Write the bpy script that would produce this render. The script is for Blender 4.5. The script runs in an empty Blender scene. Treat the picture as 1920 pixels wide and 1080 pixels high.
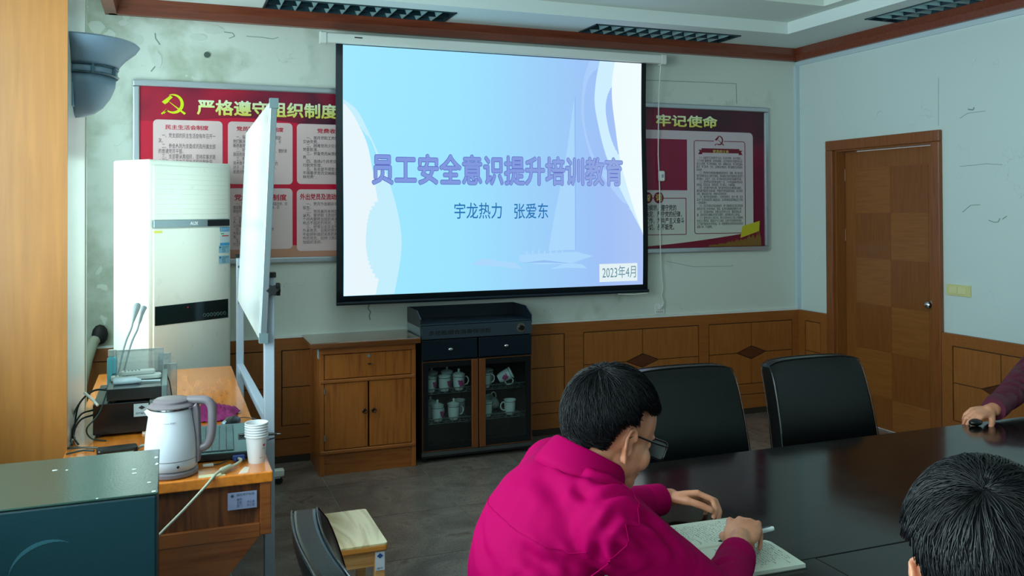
import bpy, math, random
from mathutils import Vector, Matrix, Euler, noise
random.seed(7)
R = math.radians
SC = bpy.context.scene
COL = SC.collection

# ------------------------------------------------------------------ camera, world, lights, exposure
cam = bpy.data.cameras.new('camera'); camo = bpy.data.objects.new('camera', cam); COL.objects.link(camo)
F_ = Vector((0.36217655, 0.93203338, 0.01191277)); R_ = Vector((0.93210947, -0.36215069, -0.00433649)); U_ = R_.cross(F_)
camo.matrix_world = Matrix(((R_.x, U_.x, -F_.x, 0), (R_.y, U_.y, -F_.y, -5.7478), (R_.z, U_.z, -F_.z, 1.6), (0, 0, 0, 1)))
cam.sensor_width = 36; cam.lens = 36 * 1649.85 / 1920; cam.shift_y = (372 - 540) / 1920; cam.clip_start = .05
SC.camera = camo

w = bpy.data.worlds.new('daylight'); SC.world = w; w.use_nodes = True
w.node_tree.nodes['Background'].inputs[0].default_value = (.75, .95, 1, 1)
w.node_tree.nodes['Background'].inputs[1].default_value = 1.0

def area(name, loc, tgt, sx, sy, power, color):
    l = bpy.data.lights.new(name, 'AREA'); l.shape = 'RECTANGLE'; l.size = sx; l.size_y = sy; l.energy = power; l.color = color
    o = bpy.data.objects.new(name, l); COL.objects.link(o); o.location = loc
    o.rotation_euler = (Vector(tgt) - Vector(loc)).to_track_quat('-Z', 'Y').to_euler(); return o
DAY = (.74, .98, 1.0)
area('daylight_far_window', (-1.05, -1.12, 1.80), (1, -1.12, 1.75), .8, 1.6, 72, DAY)
area('daylight_middle_window', (-1.05, -3.5, 1.80), (1, -3.5, 1.75), 1.9, 1.6, 125, DAY)
area('daylight_near_window', (-1.05, -5.75, 1.80), (1, -5.75, 1.75), 1.75, 1.6, 48, DAY)
area('added_rear_fill', (-1.05, -8.1, 1.80), (1, -8.1, 1.75), 2.4, 1.6, 60, DAY)  # added fill behind the camera, brightens the far walls
SC.view_settings.view_transform = 'Standard'; SC.view_settings.look = 'None'
SC.view_settings.exposure = 0.0; SC.view_settings.gamma = 1; SC.view_settings.use_curve_mapping = False
SC.cycles.max_bounces = 8; SC.cycles.caustics_reflective = False; SC.cycles.caustics_refractive = False

# ------------------------------------------------------------------ colours and materials
def c3(r, g, b):
    f = lambda v: ((v / 255 + .055) / 1.055) ** 2.4 if v > 10.3 else v / 255 / 12.92
    return (f(r), f(g), f(b), 1)
MATS = {}
def new(name):
    m = bpy.data.materials.new(name); m.use_nodes = True; nt = m.node_tree
    return m, nt, nt.nodes['Principled BSDF']
def flat(name, col, rough=.5, metal=0, spec=.5, coat=0, bump=0, bscale=200, emit=None, alpha=1):
    if name in MATS: return MATS[name]
    m, nt, b = new(name); b.inputs['Base Color'].default_value = col; b.inputs['Roughness'].default_value = rough
    b.inputs['Metallic'].default_value = metal; b.inputs['Specular IOR Level'].default_value = spec; b.inputs['Coat Weight'].default_value = coat
    b.inputs['Alpha'].default_value = alpha
    tc = nt.nodes.new('ShaderNodeTexCoord')
    n = nt.nodes.new('ShaderNodeTexNoise'); n.inputs['Scale'].default_value = bscale; nt.links.new(tc.outputs['Object'], n.inputs['Vector'])
    if bump:
        bp = nt.nodes.new('ShaderNodeBump'); bp.inputs['Strength'].default_value = bump; bp.inputs['Distance'].default_value = .002
        nt.links.new(n.outputs['Fac'], bp.inputs['Height']); nt.links.new(bp.outputs['Normal'], b.inputs['Normal'])
    else:
        mr = nt.nodes.new('ShaderNodeMapRange'); mr.inputs['To Min'].default_value = rough * .9; mr.inputs['To Max'].default_value = min(1, rough * 1.1 + .01)
        n.inputs['Scale'].default_value = 12
        nt.links.new(n.outputs['Fac'], mr.inputs['Value']); nt.links.new(mr.outputs['Result'], b.inputs['Roughness'])
    if emit:
        b.inputs['Emission Color'].default_value = emit[0]; b.inputs['Emission Strength'].default_value = emit[1]
    MATS[name] = m; return m
def ramp(nt, stops):
    r = nt.nodes.new('ShaderNodeValToRGB'); e = r.color_ramp.elements
    while len(e) < len(stops): e.new(.5)
    for k, (p, c) in enumerate(stops): e[k].position = p; e[k].color = c
    return r
def wood(name, ca, cb, axis='X', scale=3.0, rough=.35, coat=.2, stretch=14, wave=False):
    if name in MATS: return MATS[name]
    m, nt, b = new(name); L = nt.links.new
    tc = nt.nodes.new('ShaderNodeTexCoord'); mp = nt.nodes.new('ShaderNodeMapping'); oi = nt.nodes.new('ShaderNodeObjectInfo')
    s = [stretch] * 3; s['XYZ'.index(axis)] = 1.0
    mp.inputs['Scale'].default_value = s
    L(tc.outputs['Object'], mp.inputs['Vector'])
    cb_ = nt.nodes.new('ShaderNodeCombineXYZ'); L(oi.outputs['Random'], cb_.inputs[0]); L(oi.outputs['Random'], cb_.inputs[2])
    va = nt.nodes.new('ShaderNodeVectorMath'); va.operation = 'MULTIPLY_ADD'; L(cb_.outputs[0], va.inputs[0]); va.inputs[1].default_value = (31, 17, 23); L(mp.outputs[0], va.inputs[2])
    n = nt.nodes.new('ShaderNodeTexNoise'); n.inputs['Scale'].default_value = scale; n.inputs['Detail'].default_value = 6; n.inputs['Distortion'].default_value = 1.2 if wave else .4
    L(va.outputs[0], n.inputs['Vector'])
    src = n.outputs['Fac']
    if wave:
        wv = nt.nodes.new('ShaderNodeMath'); wv.operation = 'MULTIPLY'; wv.inputs[1].default_value = 9; L(src, wv.inputs[0])
        fr = nt.nodes.new('ShaderNodeMath'); fr.operation = 'PINGPONG'; fr.inputs[1].default_value = 1; L(wv.outputs[0], fr.inputs[0]); src = fr.outputs[0]
        rp = ramp(nt, [(.0, cb), (.75, ca), (1, ca)])
    else: rp = ramp(nt, [(.32, cb), (.5, ca), (.68, tuple(min(1, v * 1.12) for v in ca[:3]) + (1,))])
    L(src, rp.inputs['Fac']); L(rp.outputs['Color'], b.inputs['Base Color'])
    b.inputs['Roughness'].default_value = rough; b.inputs['Coat Weight'].default_value = coat; b.inputs['Coat Roughness'].default_value = .15
    bp = nt.nodes.new('ShaderNodeBump'); bp.inputs['Strength'].default_value = .03; bp.inputs['Distance'].default_value = .001
    L(n.outputs['Fac'], bp.inputs['Height']); L(bp.outputs['Normal'], b.inputs['Normal'])
    MATS[name] = m; return m
def plaster(name, base, mould, cover, leftbias=0):
    m, nt, b = new(name); L = nt.links.new
    tc = nt.nodes.new('ShaderNodeTexCoord')
    def nz(sc, det=5, dist=0):
        n = nt.nodes.new('ShaderNodeTexNoise'); n.inputs['Scale'].default_value = sc; n.inputs['Detail'].default_value = det; n.inputs['Distortion'].default_value = dist
        L(tc.outputs['Object'], n.inputs['Vector']); return n.outputs['Fac']
    def mth(op, a, c, clamp=False):
        q = nt.nodes.new('ShaderNodeMath'); q.operation = op; q.use_clamp = clamp
        for k, v in enumerate((a, c)):
            if isinstance(v, (int, float)): q.inputs[k].default_value = v
            else: L(v, q.inputs[k])
        return q.outputs[0]
    def mix(f, a, c):
        q = nt.nodes.new('ShaderNodeMix'); q.data_type = 'RGBA'; L(f, q.inputs['Factor'])
        for k, v in ((6, a), (7, c)):
            if isinstance(v, tuple): q.inputs[k].default_value = v
            else: L(v, q.inputs[k])
        return q.outputs[2]
    big = nz(1.6, 6, .6); mid = nz(5, 5, .3); fine = nz(22, 6)
    sx = nt.nodes.new('ShaderNodeSeparateXYZ'); L(tc.outputs['Object'], sx.inputs[0])
    mask = mth('ADD', mth('MULTIPLY', big, .6), mth('MULTIPLY', mid, .4))
    if leftbias:   # damp stain that creeps in from the window corner of the wall
        gx = nt.nodes.new('ShaderNodeMapRange'); gx.inputs['From Min'].default_value = -.6; gx.inputs['From Max'].default_value = 1.3; gx.inputs['To Min'].default_value = leftbias; gx.inputs['To Max'].default_value = 0
        L(sx.outputs['X'], gx.inputs['Value']); mask = mth('ADD', mask, gx.outputs[0])
        g2 = nt.nodes.new('ShaderNodeMapRange'); g2.inputs['From Min'].default_value = 1.9; g2.inputs['From Max'].default_value = 2.6; g2.inputs['To Max'].default_value = .045
        L(sx.outputs['Z'], g2.inputs['Value']); mask = mth('ADD', mask, g2.outputs[0])
    mr = ramp(nt, [(cover, (0, 0, 0, 1)), (cover + .12, (1, 1, 1, 1))]); L(mask, mr.inputs['Fac'])
    vor = nt.nodes.new('ShaderNodeTexVoronoi'); vor.feature = 'SMOOTH_F1'; vor.inputs['Scale'].default_value = 6; vor.inputs['Smoothness'].default_value = .1
    vw = nt.nodes.new('ShaderNodeVectorMath'); vw.operation = 'MULTIPLY_ADD'; vn = nt.nodes.new('ShaderNodeTexNoise'); vn.inputs['Scale'].default_value = 7; vn.inputs['Detail'].default_value = 3; L(tc.outputs['Object'], vn.inputs['Vector'])
    L(vn.outputs['Color'], vw.inputs[0]); vw.inputs[1].default_value = (.28, .28, .28); L(tc.outputs['Object'], vw.inputs[2]); L(vw.outputs[0], vor.inputs['Vector'])
    pt = ramp(nt, [(.17, (1, 1, 1, 1)), (.2, (0, 0, 0, 1))]); L(vor.outputs['Distance'], pt.inputs['Fac'])
    patch = mth('MULTIPLY', mth('MULTIPLY', pt.outputs['Color'], mr.outputs['Color']), .55)
    col = mix(mth('MULTIPLY', mr.outputs['Color'], mth('ADD', mth('MULTIPLY', fine, .6), .35)), base, mould)
    col = mix(patch, col, tuple(min(1, v * 1.15) for v in base[:3]) + (1,))
    # hairline cracks
    wob = nt.nodes.new('ShaderNodeVectorMath'); wob.operation = 'ADD'
    nn = nt.nodes.new('ShaderNodeTexNoise'); nn.inputs['Scale'].default_value = 4; nn.inputs['Detail'].default_value = 8; L(tc.outputs['Object'], nn.inputs['Vector'])
    L(tc.outputs['Object'], wob.inputs[0]); L(nn.outputs['Color'], wob.inputs[1])
    v2 = nt.nodes.new('ShaderNodeTexVoronoi'); v2.feature = 'DISTANCE_TO_EDGE'; v2.inputs['Scale'].default_value = 1.3; L(wob.outputs[0], v2.inputs['Vector'])
    ck = ramp(nt, [(0, (1, 1, 1, 1)), (.004, (0, 0, 0, 1))]); L(v2.outputs['Distance'], ck.inputs['Fac'])
    gate = ramp(nt, [(.52, (0, 0, 0, 1)), (.6, (1, 1, 1, 1))]); L(nz(2.3), gate.inputs['Fac'])
    crack = mth('MULTIPLY', mth('MULTIPLY', ck.outputs['Color'], gate.outputs['Color']), .35)
    col = mix(crack, col, c3(90, 105, 95))
    L(col, b.inputs['Base Color']); b.inputs['Roughness'].default_value = .8; b.inputs['Specular IOR Level'].default_value = .25
    bp = nt.nodes.new('ShaderNodeBump'); bp.inputs['Strength'].default_value = .35; bp.inputs['Distance'].default_value = .004
    L(mth('SUBTRACT', mth('ADD', mth('MULTIPLY', fine, .3), mth('ADD', mid, mth('MULTIPLY', patch, -.6))), crack), bp.inputs['Height']); L(bp.outputs['Normal'], b.inputs['Normal'])
    return m
def granite(name):
    m, nt, b = new(name); L = nt.links.new
    tc = nt.nodes.new('ShaderNodeTexCoord'); oi = nt.nodes.new('ShaderNodeObjectInfo')
    va = nt.nodes.new('ShaderNodeVectorMath'); va.operation = 'ADD'; L(tc.outputs['Object'], va.inputs[0])
    mul = nt.nodes.new('ShaderNodeMath'); mul.operation = 'MULTIPLY'; mul.inputs[1].default_value = 40; L(oi.outputs['Random'], mul.inputs[0]); L(mul.outputs[0], va.inputs[1])
    n1 = nt.nodes.new('ShaderNodeTexNoise'); n1.inputs['Scale'].default_value = 3.5; n1.inputs['Detail'].default_value = 9; n1.inputs['Distortion'].default_value = 1.5; L(va.outputs[0], n1.inputs['Vector'])
    n2 = nt.nodes.new('ShaderNodeTexNoise'); n2.inputs['Scale'].default_value = 150; n2.inputs['Detail'].default_value = 3; L(va.outputs[0], n2.inputs['Vector'])
    r1 = ramp(nt, [(.3, c3(106, 95, 88)), (.5, c3(122, 111, 103)), (.62, c3(134, 122, 112)), (.72, c3(108, 92, 84))]); L(n1.outputs['Fac'], r1.inputs['Fac'])
    r2 = ramp(nt, [(.35, (.75, .75, .75, 1)), (.65, (1.15, 1.15, 1.15, 1))]); L(n2.outputs['Fac'], r2.inputs['Fac'])
    mx = nt.nodes.new('ShaderNodeMix'); mx.data_type = 'RGBA'; mx.blend_type = 'MULTIPLY'; mx.inputs['Factor'].default_value = 1; L(r1.outputs['Color'], mx.inputs[6]); L(r2.outputs['Color'], mx.inputs[7])
    L(mx.outputs[2], b.inputs['Base Color']); b.inputs['Roughness'].default_value = .22; b.inputs['Specular IOR Level'].default_value = .5
    return m

PLB = plaster('aged_plaster', c3(214, 222, 214), c3(158, 170, 148), .60, .16)
PLR = plaster('right_plaster', c3(210, 224, 222), c3(186, 208, 194), .66)
CEIL = flat('ceiling_paint', c3(222, 230, 222), .85, spec=.2, bump=.1, bscale=60)
CEIL2 = flat('ceiling_soffit_paint', c3(222, 232, 230), .85, spec=.2, bump=.1, bscale=60)
CORN = wood('cornice_wood', c3(120, 56, 34), c3(104, 46, 28), 'X', 4, .4)
WAINB = wood('wainscot_wood', c3(150, 88, 38), c3(142, 81, 33), 'X', 5, .38)
WAINR = WAINB
PANB = wood('wainscot_panel_wood', c3(156, 94, 42), c3(147, 86, 36), 'Z', 5, .38)
DIAM = wood('diamond_veneer', c3(92, 48, 26), c3(76, 38, 20), 'X', 6, .35)
GROOVE = flat('groove_dark', c3(62, 36, 20), .7)
DOORW = wood('door_wood', c3(138, 82, 34), c3(130, 75, 29), 'Z', 4, .36)
DOORA = wood('door_veneer_light', c3(144, 87, 37), c3(135, 79, 32), 'Y', 5, .36)
DOORB = wood('door_veneer_dark', c3(130, 74, 29), c3(122, 68, 26), 'Z', 5, .36)
TRIMW = wood('door_trim_wood', c3(136, 76, 36), c3(120, 66, 30), 'Z', 4, .3)
COLW = wood('column_veneer', c3(162, 108, 50), c3(156, 102, 46), 'Z', 3, .4)
GRAN = granite('granite_tile')
GROUT = flat('grout', c3(186, 192, 184), .8)
WHITEP = flat('white_plastic', c3(226, 230, 226), .35)
WMETAL = flat('white_metal', c3(226, 234, 238), .35, metal=.1)
ALU = flat('aluminium', c3(196, 202, 206), .28, metal=.85)
CHROME = flat('chrome', c3(210, 214, 216), .12, metal=1)
BLACK = flat('black_plastic', c3(14, 16, 18), .3)
BLACKM = flat('black_matt', c3(12, 14, 16), .6)
LEATHER = flat('black_leather', c3(4, 8, 10), .25, spec=.40, bump=.25, bscale=350)

# ------------------------------------------------------------------ mesh helpers (world coordinates everywhere)
WM = {}
def wmat(o): return WM.get(o.name, Matrix.Identity(4))
def tag(o, label=None, cat=None, group=None, kind=None):
    if label: o['label'] = label
    if cat: o['category'] = cat
    if group: o['group'] = group
    if kind: o['kind'] = kind
    return o
def thing(name, label, cat, loc=(0, 0, 0), rz=0, group=None):
    o = bpy.data.objects.new(name, None); o.empty_display_size = .1; COL.objects.link(o)
    o.location = loc; o.rotation_euler = (0, 0, rz)
    WM[o.name] = Matrix.Translation(loc) @ Matrix.Rotation(rz, 4, 'Z')
    return tag(o, label, cat, group)
def link_mesh(name, me, mat, parent=None, smooth=None, bevel=0, bseg=2):
    if mat:
        for mm in (mat if isinstance(mat, (list, tuple)) else [mat]): me.materials.append(mm)
    o = bpy.data.objects.new(name, me); COL.objects.link(o)
    if parent is not None:
        o.parent = parent; me.transform(wmat(parent).inverted()); WM[o.name] = wmat(parent).copy()
    if smooth is not None:
        me.polygons.foreach_set('use_smooth', [True] * len(me.polygons))
        if smooth < 179:
            try: me.set_sharp_from_angle(angle=R(smooth))
            except Exception: pass
    if bevel:
        bv = o.modifiers.new('bevel', 'BEVEL'); bv.width = bevel; bv.segments = bseg; bv.limit_method = 'ANGLE'; bv.angle_limit = R(40)
    return o
class MB:
    def __init__(s): s.v = []; s.f = []
    def add(s, vs, fs, M=None):
        k = len(s.v)
        s.v += [tuple(M @ Vector(p)) if M is not None else tuple(p) for p in vs]; s.f += [tuple(i + k for i in f) for f in fs]; return s
    def box(s, x0, x1, y0, y1, z0, z1, M=None):
        x0, x1 = sorted((x0, x1)); y0, y1 = sorted((y0, y1)); z0, z1 = sorted((z0, z1))
        return s.add([(x0, y0, z0), (x1, y0, z0), (x1, y1, z0), (x0, y1, z0), (x0, y0, z1), (x1, y0, z1), (x1, y1, z1), (x0, y1, z1)],
                     [(3, 2, 1, 0), (4, 5, 6, 7), (0, 1, 5, 4), (1, 2, 6, 5), (2, 3, 7, 6), (3, 0, 4, 7)], M)
    def cyl(s, p0, p1, r0, r1=None, n=16, M=None, cap=True):
        r1 = r0 if r1 is None else r1; p0 = Vector(p0); p1 = Vector(p1); d = (p1 - p0).normalized()
        a = d.orthogonal().normalized(); b = d.cross(a); vs = []
        for p, r in ((p0, r0), (p1, r1)):
            vs += [p + (a * math.cos(t) + b * math.sin(t)) * r for t in (2 * math.pi * k / n for k in range(n))]
        fs = [(k, (k + 1) % n, n + (k + 1) % n, n + k) for k in range(n)]
        if cap: fs += [tuple(reversed(range(n))), tuple(range(n, 2 * n))]
        return s.add(vs, fs, M)
    def tube(s, pts, r, n=8, M=None, closed=False):
        pts = [Vector(p) for p in pts]; N = len(pts); vs = []; rr = r if isinstance(r, (list, tuple)) else [r] * N
        d0 = (pts[1] - pts[0]).normalized(); a = d0.orthogonal().normalized()
        for k, p in enumerate(pts):
            q0 = pts[(k - 1) % N] if (closed or k) else p; q1 = pts[(k + 1) % N] if (closed or k < N - 1) else p
            d = (q1 - q0).normalized(); a = (a - d * a.dot(d)).normalized(); b = d.cross(a)
            vs += [p + (a * math.cos(t) + b * math.sin(t)) * rr[k] for t in (2 * math.pi * j / n for j in range(n))]
        fs = []
        for k in range(N if closed else N - 1):
            k2 = (k + 1) % N
            fs += [(k * n + j, k * n + (j + 1) % n, k2 * n + (j + 1) % n, k2 * n + j) for j in range(n)]
        if not closed: fs += [tuple(reversed(range(n))), tuple(range((N - 1) * n, N * n))]
        return s.add(vs, fs, M)
    def lathe(s, prof, n=32, M=None, a0=0, a1=2 * math.pi):
        full = abs(a1 - a0 - 2 * math.pi) < 1e-6; m = n if full else n + 1; vs = []
        for k in range(m):
            t = a0 + (a1 - a0) * k / n; vs += [(r * math.cos(t), r * math.sin(t), z) for r, z in prof]
        P = len(prof); fs = []
        for k in range(n):
            k2 = (k + 1) % m
            fs += [(k * P + j, k2 * P + j, k2 * P + j + 1, k * P + j + 1) for j in range(P - 1)]
        return s.add(vs, fs, M)
    def prism(s, poly, ax, d0, d1, M=None):
        # poly in the two axes other than ax
        def P(u, v, d): return {'X': (d, u, v), 'Y': (u, d, v), 'Z': (u, v, d)}[ax]
        n = len(poly); vs = [P(u, v, d0) for u, v in poly] + [P(u, v, d1) for u, v in poly]
        fs = [tuple(range(n)), tuple(reversed(range(n, 2 * n)))] + [(k, n + k, n + (k + 1) % n, (k + 1) % n) for k in range(n)]
        return s.add(vs, fs, M)
    def sph(s, c, r, n=16, M=None):
        rx, ry, rz = r if isinstance(r, (list, tuple)) else (r, r, r); h = n // 2; vs = [(c[0], c[1], c[2] + rz)]
        for i in range(1, h):
            a = math.pi * i / h; vs += [(c[0] + rx * math.sin(a) * math.cos(t), c[1] + ry * math.sin(a) * math.sin(t), c[2] + rz * math.cos(a)) for t in (2 * math.pi * j / n for j in range(n))]
        vs.append((c[0], c[1], c[2] - rz)); e = len(vs) - 1
        fs = [(0, 1 + j, 1 + (j + 1) % n) for j in range(n)]
        for i in range(h - 2): fs += [(1 + i * n + j, 1 + (i + 1) * n + j, 1 + (i + 1) * n + (j + 1) % n, 1 + i * n + (j + 1) % n) for j in range(n)]
        fs += [(e, 1 + (h - 2) * n + (j + 1) % n, 1 + (h - 2) * n + j) for j in range(n)]
        return s.add(vs, fs, M)
    def mesh(s, name):
        me = bpy.data.meshes.new(name); me.from_pydata(s.v, [], s.f); me.validate(); me.update()
        import bmesh
        bm = bmesh.new(); bm.from_mesh(me); bmesh.ops.recalc_face_normals(bm, faces=bm.faces); bm.to_mesh(me); bm.free()
        return me
    def build(s, name, mat, parent=None, smooth=None, bevel=0, bseg=2):
        return link_mesh(name, s.mesh(name), mat, parent, smooth, bevel, bseg)
def rrect(x0, x1, z0, z1, r, n=5):
    out = []
    for cx, cz, a in ((x1 - r, z1 - r, 0), (x0 + r, z1 - r, 90), (x0 + r, z0 + r, 180), (x1 - r, z0 + r, 270)):
        out += [(cx + r * math.cos(R(a + 90 * k / n)), cz + r * math.sin(R(a + 90 * k / n))) for k in range(n + 1)]
    return out
def children(o): return [c for c in bpy.data.objects if c.parent == o]
def copy_tree(o, parent=None):
    c = o.copy(); COL.objects.link(c)
    if parent is not None: c.parent = parent
    for ch in children(o): copy_tree(ch, c)
    return c
def place(o, loc, rz=0):
    o.location = loc; o.rotation_euler = (0, 0, rz); return o

# ---- lettering: text turned into flat meshes, fitted to a box in a plane
TEXTS = []
def text(body, box, mat, parent, name='lettering', plane='Y', d=0, bold=0, res=2, line=1.0, M=None, spacing=1.0):
    thick = bold; bold = 0
    """box = (u0,u1,v0,v1) in the plane ; d = offset on the third axis ; M = own matrix (local x,y plane)"""
    cu = bpy.data.curves.new(name, 'FONT'); cu.body = body; cu.size = 1; cu.resolution_u = res; cu.offset = bold; cu.space_line = line; cu.space_character = spacing
    o = bpy.data.objects.new(name, cu); COL.objects.link(o); TEXTS.append((o, box, mat, parent, name, plane, d, M, thick))
def finish_texts():
    bpy.context.view_layer.update(); dg = bpy.context.evaluated_depsgraph_get()
    for o, box, mat, parent, name, plane, d, M, thick in TEXTS:
        me = bpy.data.meshes.new_from_object(o.evaluated_get(dg)); me.materials.clear()
        if len(me.vertices) == 0: bpy.data.objects.remove(o); continue
        if thick:      # heavier strokes: the same glyphs laid over each other a hair apart
            base = [v.co.copy() for v in me.vertices]; pf = [tuple(p.vertices) for p in me.polygons]; m_ = MB()
            for k in range(8): a = math.pi / 4 * k; m_.add([(p.x + thick * math.cos(a), p.y + thick * math.sin(a), -k * .004) for p in base], pf)
            me = bpy.data.meshes.new(name); me.from_pydata(m_.v, [], m_.f)
        xs = [v.co.x for v in me.vertices]; ys = [v.co.y for v in me.vertices]
        x0, x1, y0, y1 = min(xs), max(xs), min(ys), max(ys); u0, u1, v0, v1 = box
        for v in me.vertices:
            u = u0 + (v.co.x - x0) / (x1 - x0) * (u1 - u0); q = v0 + (v.co.y - y0) / (y1 - y0) * (v1 - v0)
            e = v.co.z * .01; v.co = {'Y': (u, d + e, q), 'Z': (u, q, d), 'X': (d, u, q)}[plane] if M is None else M @ Vector((u, q, d + e))
        bpy.data.objects.remove(o)
        link_mesh(name, me, mat, parent)
# ---- organic bodies: round cones and ellipsoids fused into one continuous skin
def fuse(name, prims, voxel, mat, parent, smooth_it=6, disp=None):
    mb = MB()
    for p in prims:
        if p[0] == 'c':
            a, b, ra, rb = Vector(p[1]), Vector(p[2]), p[3], p[4]
            k = 6; pts = []; rs = []
            d = (b - a).normalized()
            for j in range(k + 1): t = j / k * math.pi / 2; pts.append(a - d * ra * math.cos(t)); rs.append(max(1e-4, ra * math.sin(t)))
            for j in range(1, 4): t = j / 4; pts.append(a.lerp(b, t)); rs.append(ra + (rb - ra) * t)
            for j in range(k + 1): t = j / k * math.pi / 2; pts.append(b + d * rb * math.sin(t)); rs.append(max(1e-4, rb * math.cos(t)))
            mb.tube(pts, rs, 16)
        else:
            mb.sph((0, 0, 0), p[2], 20, Matrix.Translation(Vector(p[1])) @ (p[3].to_4x4() if len(p) > 3 else Matrix.Identity(4)))
    me = mb.mesh(name); o = bpy.data.objects.new(name, me); COL.objects.link(o)
    rm = o.modifiers.new('r', 'REMESH'); rm.mode = 'VOXEL'; rm.voxel_size = voxel
    sm = o.modifiers.new('s', 'SMOOTH'); sm.iterations = smooth_it; sm.factor = .6
    bpy.context.view_layer.update()
    m2 = bpy.data.meshes.new_from_object(o.evaluated_get(bpy.context.evaluated_depsgraph_get()))
    bpy.data.objects.remove(o)
    if disp:
        nr = [v.normal.copy() for v in m2.vertices]
        for v, n in zip(m2.vertices, nr): v.co += n * disp(v.co)
    return link_mesh(name, m2, mat, parent, smooth=180)
# ================================================================== THE ROOM
XR, XL, YF = 4.695, -.80, -10.0
def struct(name, mb, mat, parent=None, **k):
    o = mb.build(name, mat, parent, **k)
    if parent is None: o['kind'] = 'structure'
    return o
# floor: a mortar bed with every granite tile laid on it
floor = struct('floor', MB().box(XL - .2, XR + .2, YF - .2, .2, -.1, -.004), GROUT)
tile_me = MB().box(-.2978, .2978, -.2978, .2978, -.004, 0).mesh('floor_tile'); tile_me.materials.append(GRAN)
for i in range(10):
    for j in range(17):
        cx, cy = -.65 + .6 * i - .0, -.3 - .6 * j
        t = bpy.data.objects.new('floor_tile', tile_me); COL.objects.link(t); t.parent = floor; t.location = (cx, cy, 0)
# walls
wall_back = struct('wall_back', MB().box(XL, XR + .2, 0, .2, 0, 3.2), PLB)
wr = MB().box(XR, XR + .2, -.375, 0, 0, 3.2).box(XR, XR + .2, YF, -1.415, 0, 3.2).box(XR, XR + .2, -1.415, -.375, 2.09, 3.2)
wall_right = struct('wall_right', wr, PLR)
wall_front = struct('wall_front', MB().box(XL, XR + .2, YF - .2, YF, 0, 3.2), PLR)
WINS = [(-1.49, -.72), (-4.45, -2.55), (-6.62, -4.90), (-9.30, -6.90)]  # rearmost opening is added out of view to let in more light
lw = MB().box(XL - .2, XL, YF, .2, 0, 1.05).box(XL - .2, XL, YF, .2, 2.62, 3.2)
ys = [.2] + [v for a, b in reversed(sorted(WINS)) for v in (b, a)][::1] + [YF]
ys = sorted(ys, reverse=True)
for k in range(0, len(ys), 2): lw.box(XL - .2, XL, ys[k + 1], ys[k], 1.05, 2.62)
wall_left = struct('wall_left', lw, PLR)
GLASSM, nt, b_ = new('window_glass')
tr = nt.nodes.new('ShaderNodeBsdfTransparent'); gl = nt.nodes.new('ShaderNodeBsdfGlossy'); gl.inputs['Roughness'].default_value = .02; mx = nt.nodes.new('ShaderNodeMixShader'); mx.inputs[0].default_value = .06
nt.links.new(tr.outputs[0], mx.inputs[1]); nt.links.new(gl.outputs[0], mx.inputs[2]); nt.links.new(mx.outputs[0], nt.nodes['Material Output'].inputs[0])
for k, (a, b) in enumerate(WINS):
    f = MB()
    for (p, q, r, s) in ((a, b, 1.05, 1.10), (a, b, 2.57, 2.62), (a, a + .05, 1.1, 2.57), (b - .05, b, 1.1, 2.57), ((a + b) / 2 - .025, (a + b) / 2 + .025, 1.1, 2.57)): f.box(XL - .14, XL - .08, p, q, r, s)
    wf = struct('window_%d' % (k + 1), f, ALU)
    for p, q in ((a + .05, (a + b) / 2 - .025), ((a + b) / 2 + .025, b - .05)): MB().box(XL - .113, XL - .107, p, q, 1.1, 2.57).build('window_pane', GLASSM, wf)
    MB().box(XL - .08, XL + .06, a - .03, b + .03, 1.02, 1.05).build('window_sill', WHITEP, wf)
# veneered column that stands out from the window wall, plus one nearer the camera
colm = struct('wall_column', MB().box(XL, -.352, -2.25, -1.53, 0, 2.86), PLR)
MB().box(XL, -.340, -2.262, -2.25, 0, 2.86).build('column_veneer', COLW, colm)
MB().box(-.352, -.340, -2.25, -1.56, 0, 2.86).build('column_side_panel', flat('pale_side_panel', c3(206, 212, 204), .3, spec=.6), colm)
MB().box(-.353, -.336, -1.56, -1.53, 0, 2.86).build('corner_strip', flat('corner_strip_metal', c3(190, 196, 176), .4, metal=.3), colm)
# ceiling: lower soffit ring, two rising steps, recess over the windows
SZ, S2, S3 = 2.86, 2.945, 3.035
ceil = struct('ceiling', MB().box(XL, XR + .2, YF, .2, S3, 3.25), CEIL)
def ring(name, o, i, z0, z1, mat):
    (ox0, ox1, oy0, oy1), (ix0, ix1, iy0, iy1) = o, i
    m = MB().box(ox0, ox1, iy1, oy1, z0, z1).box(ox0, ox1, oy0, iy0, z0, z1).box(ox0, ix0, iy0, iy1, z0, z1).box(ix1, ox1, iy0, iy1, z0, z1)
    return m.build(name, mat, ceil)
m = MB(); XE = XR + .05      # the soffit is cut open where the lights are let in
for bx_ in ((-.34, XE, -.535, -.38), (-.34, XE, -.10, .05), (-.34, .535, -.38, -.10), (1.715, 2.71, -.38, -.10), (3.89, XE, -.38, -.10),
            (4.18, 4.33, -9.4, -.535), (4.61, XE, -9.4, -.535), (4.33, 4.61, -9.4, -2.31), (4.33, 4.61, -1.13, -.535),
            (-.34, .22, -9.4, -.535), (-.34, XE, YF - .1, -9.4)): m.box(*bx_, SZ, S3 + .01)
m.build('ceiling_soffit', CEIL2, ceil)
ring('ceiling_step', (.1, 4.3, -9.5, -.4), (.32, 4.07, -9.0, -1.04), S2, S3 + .01, CEIL)
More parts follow.
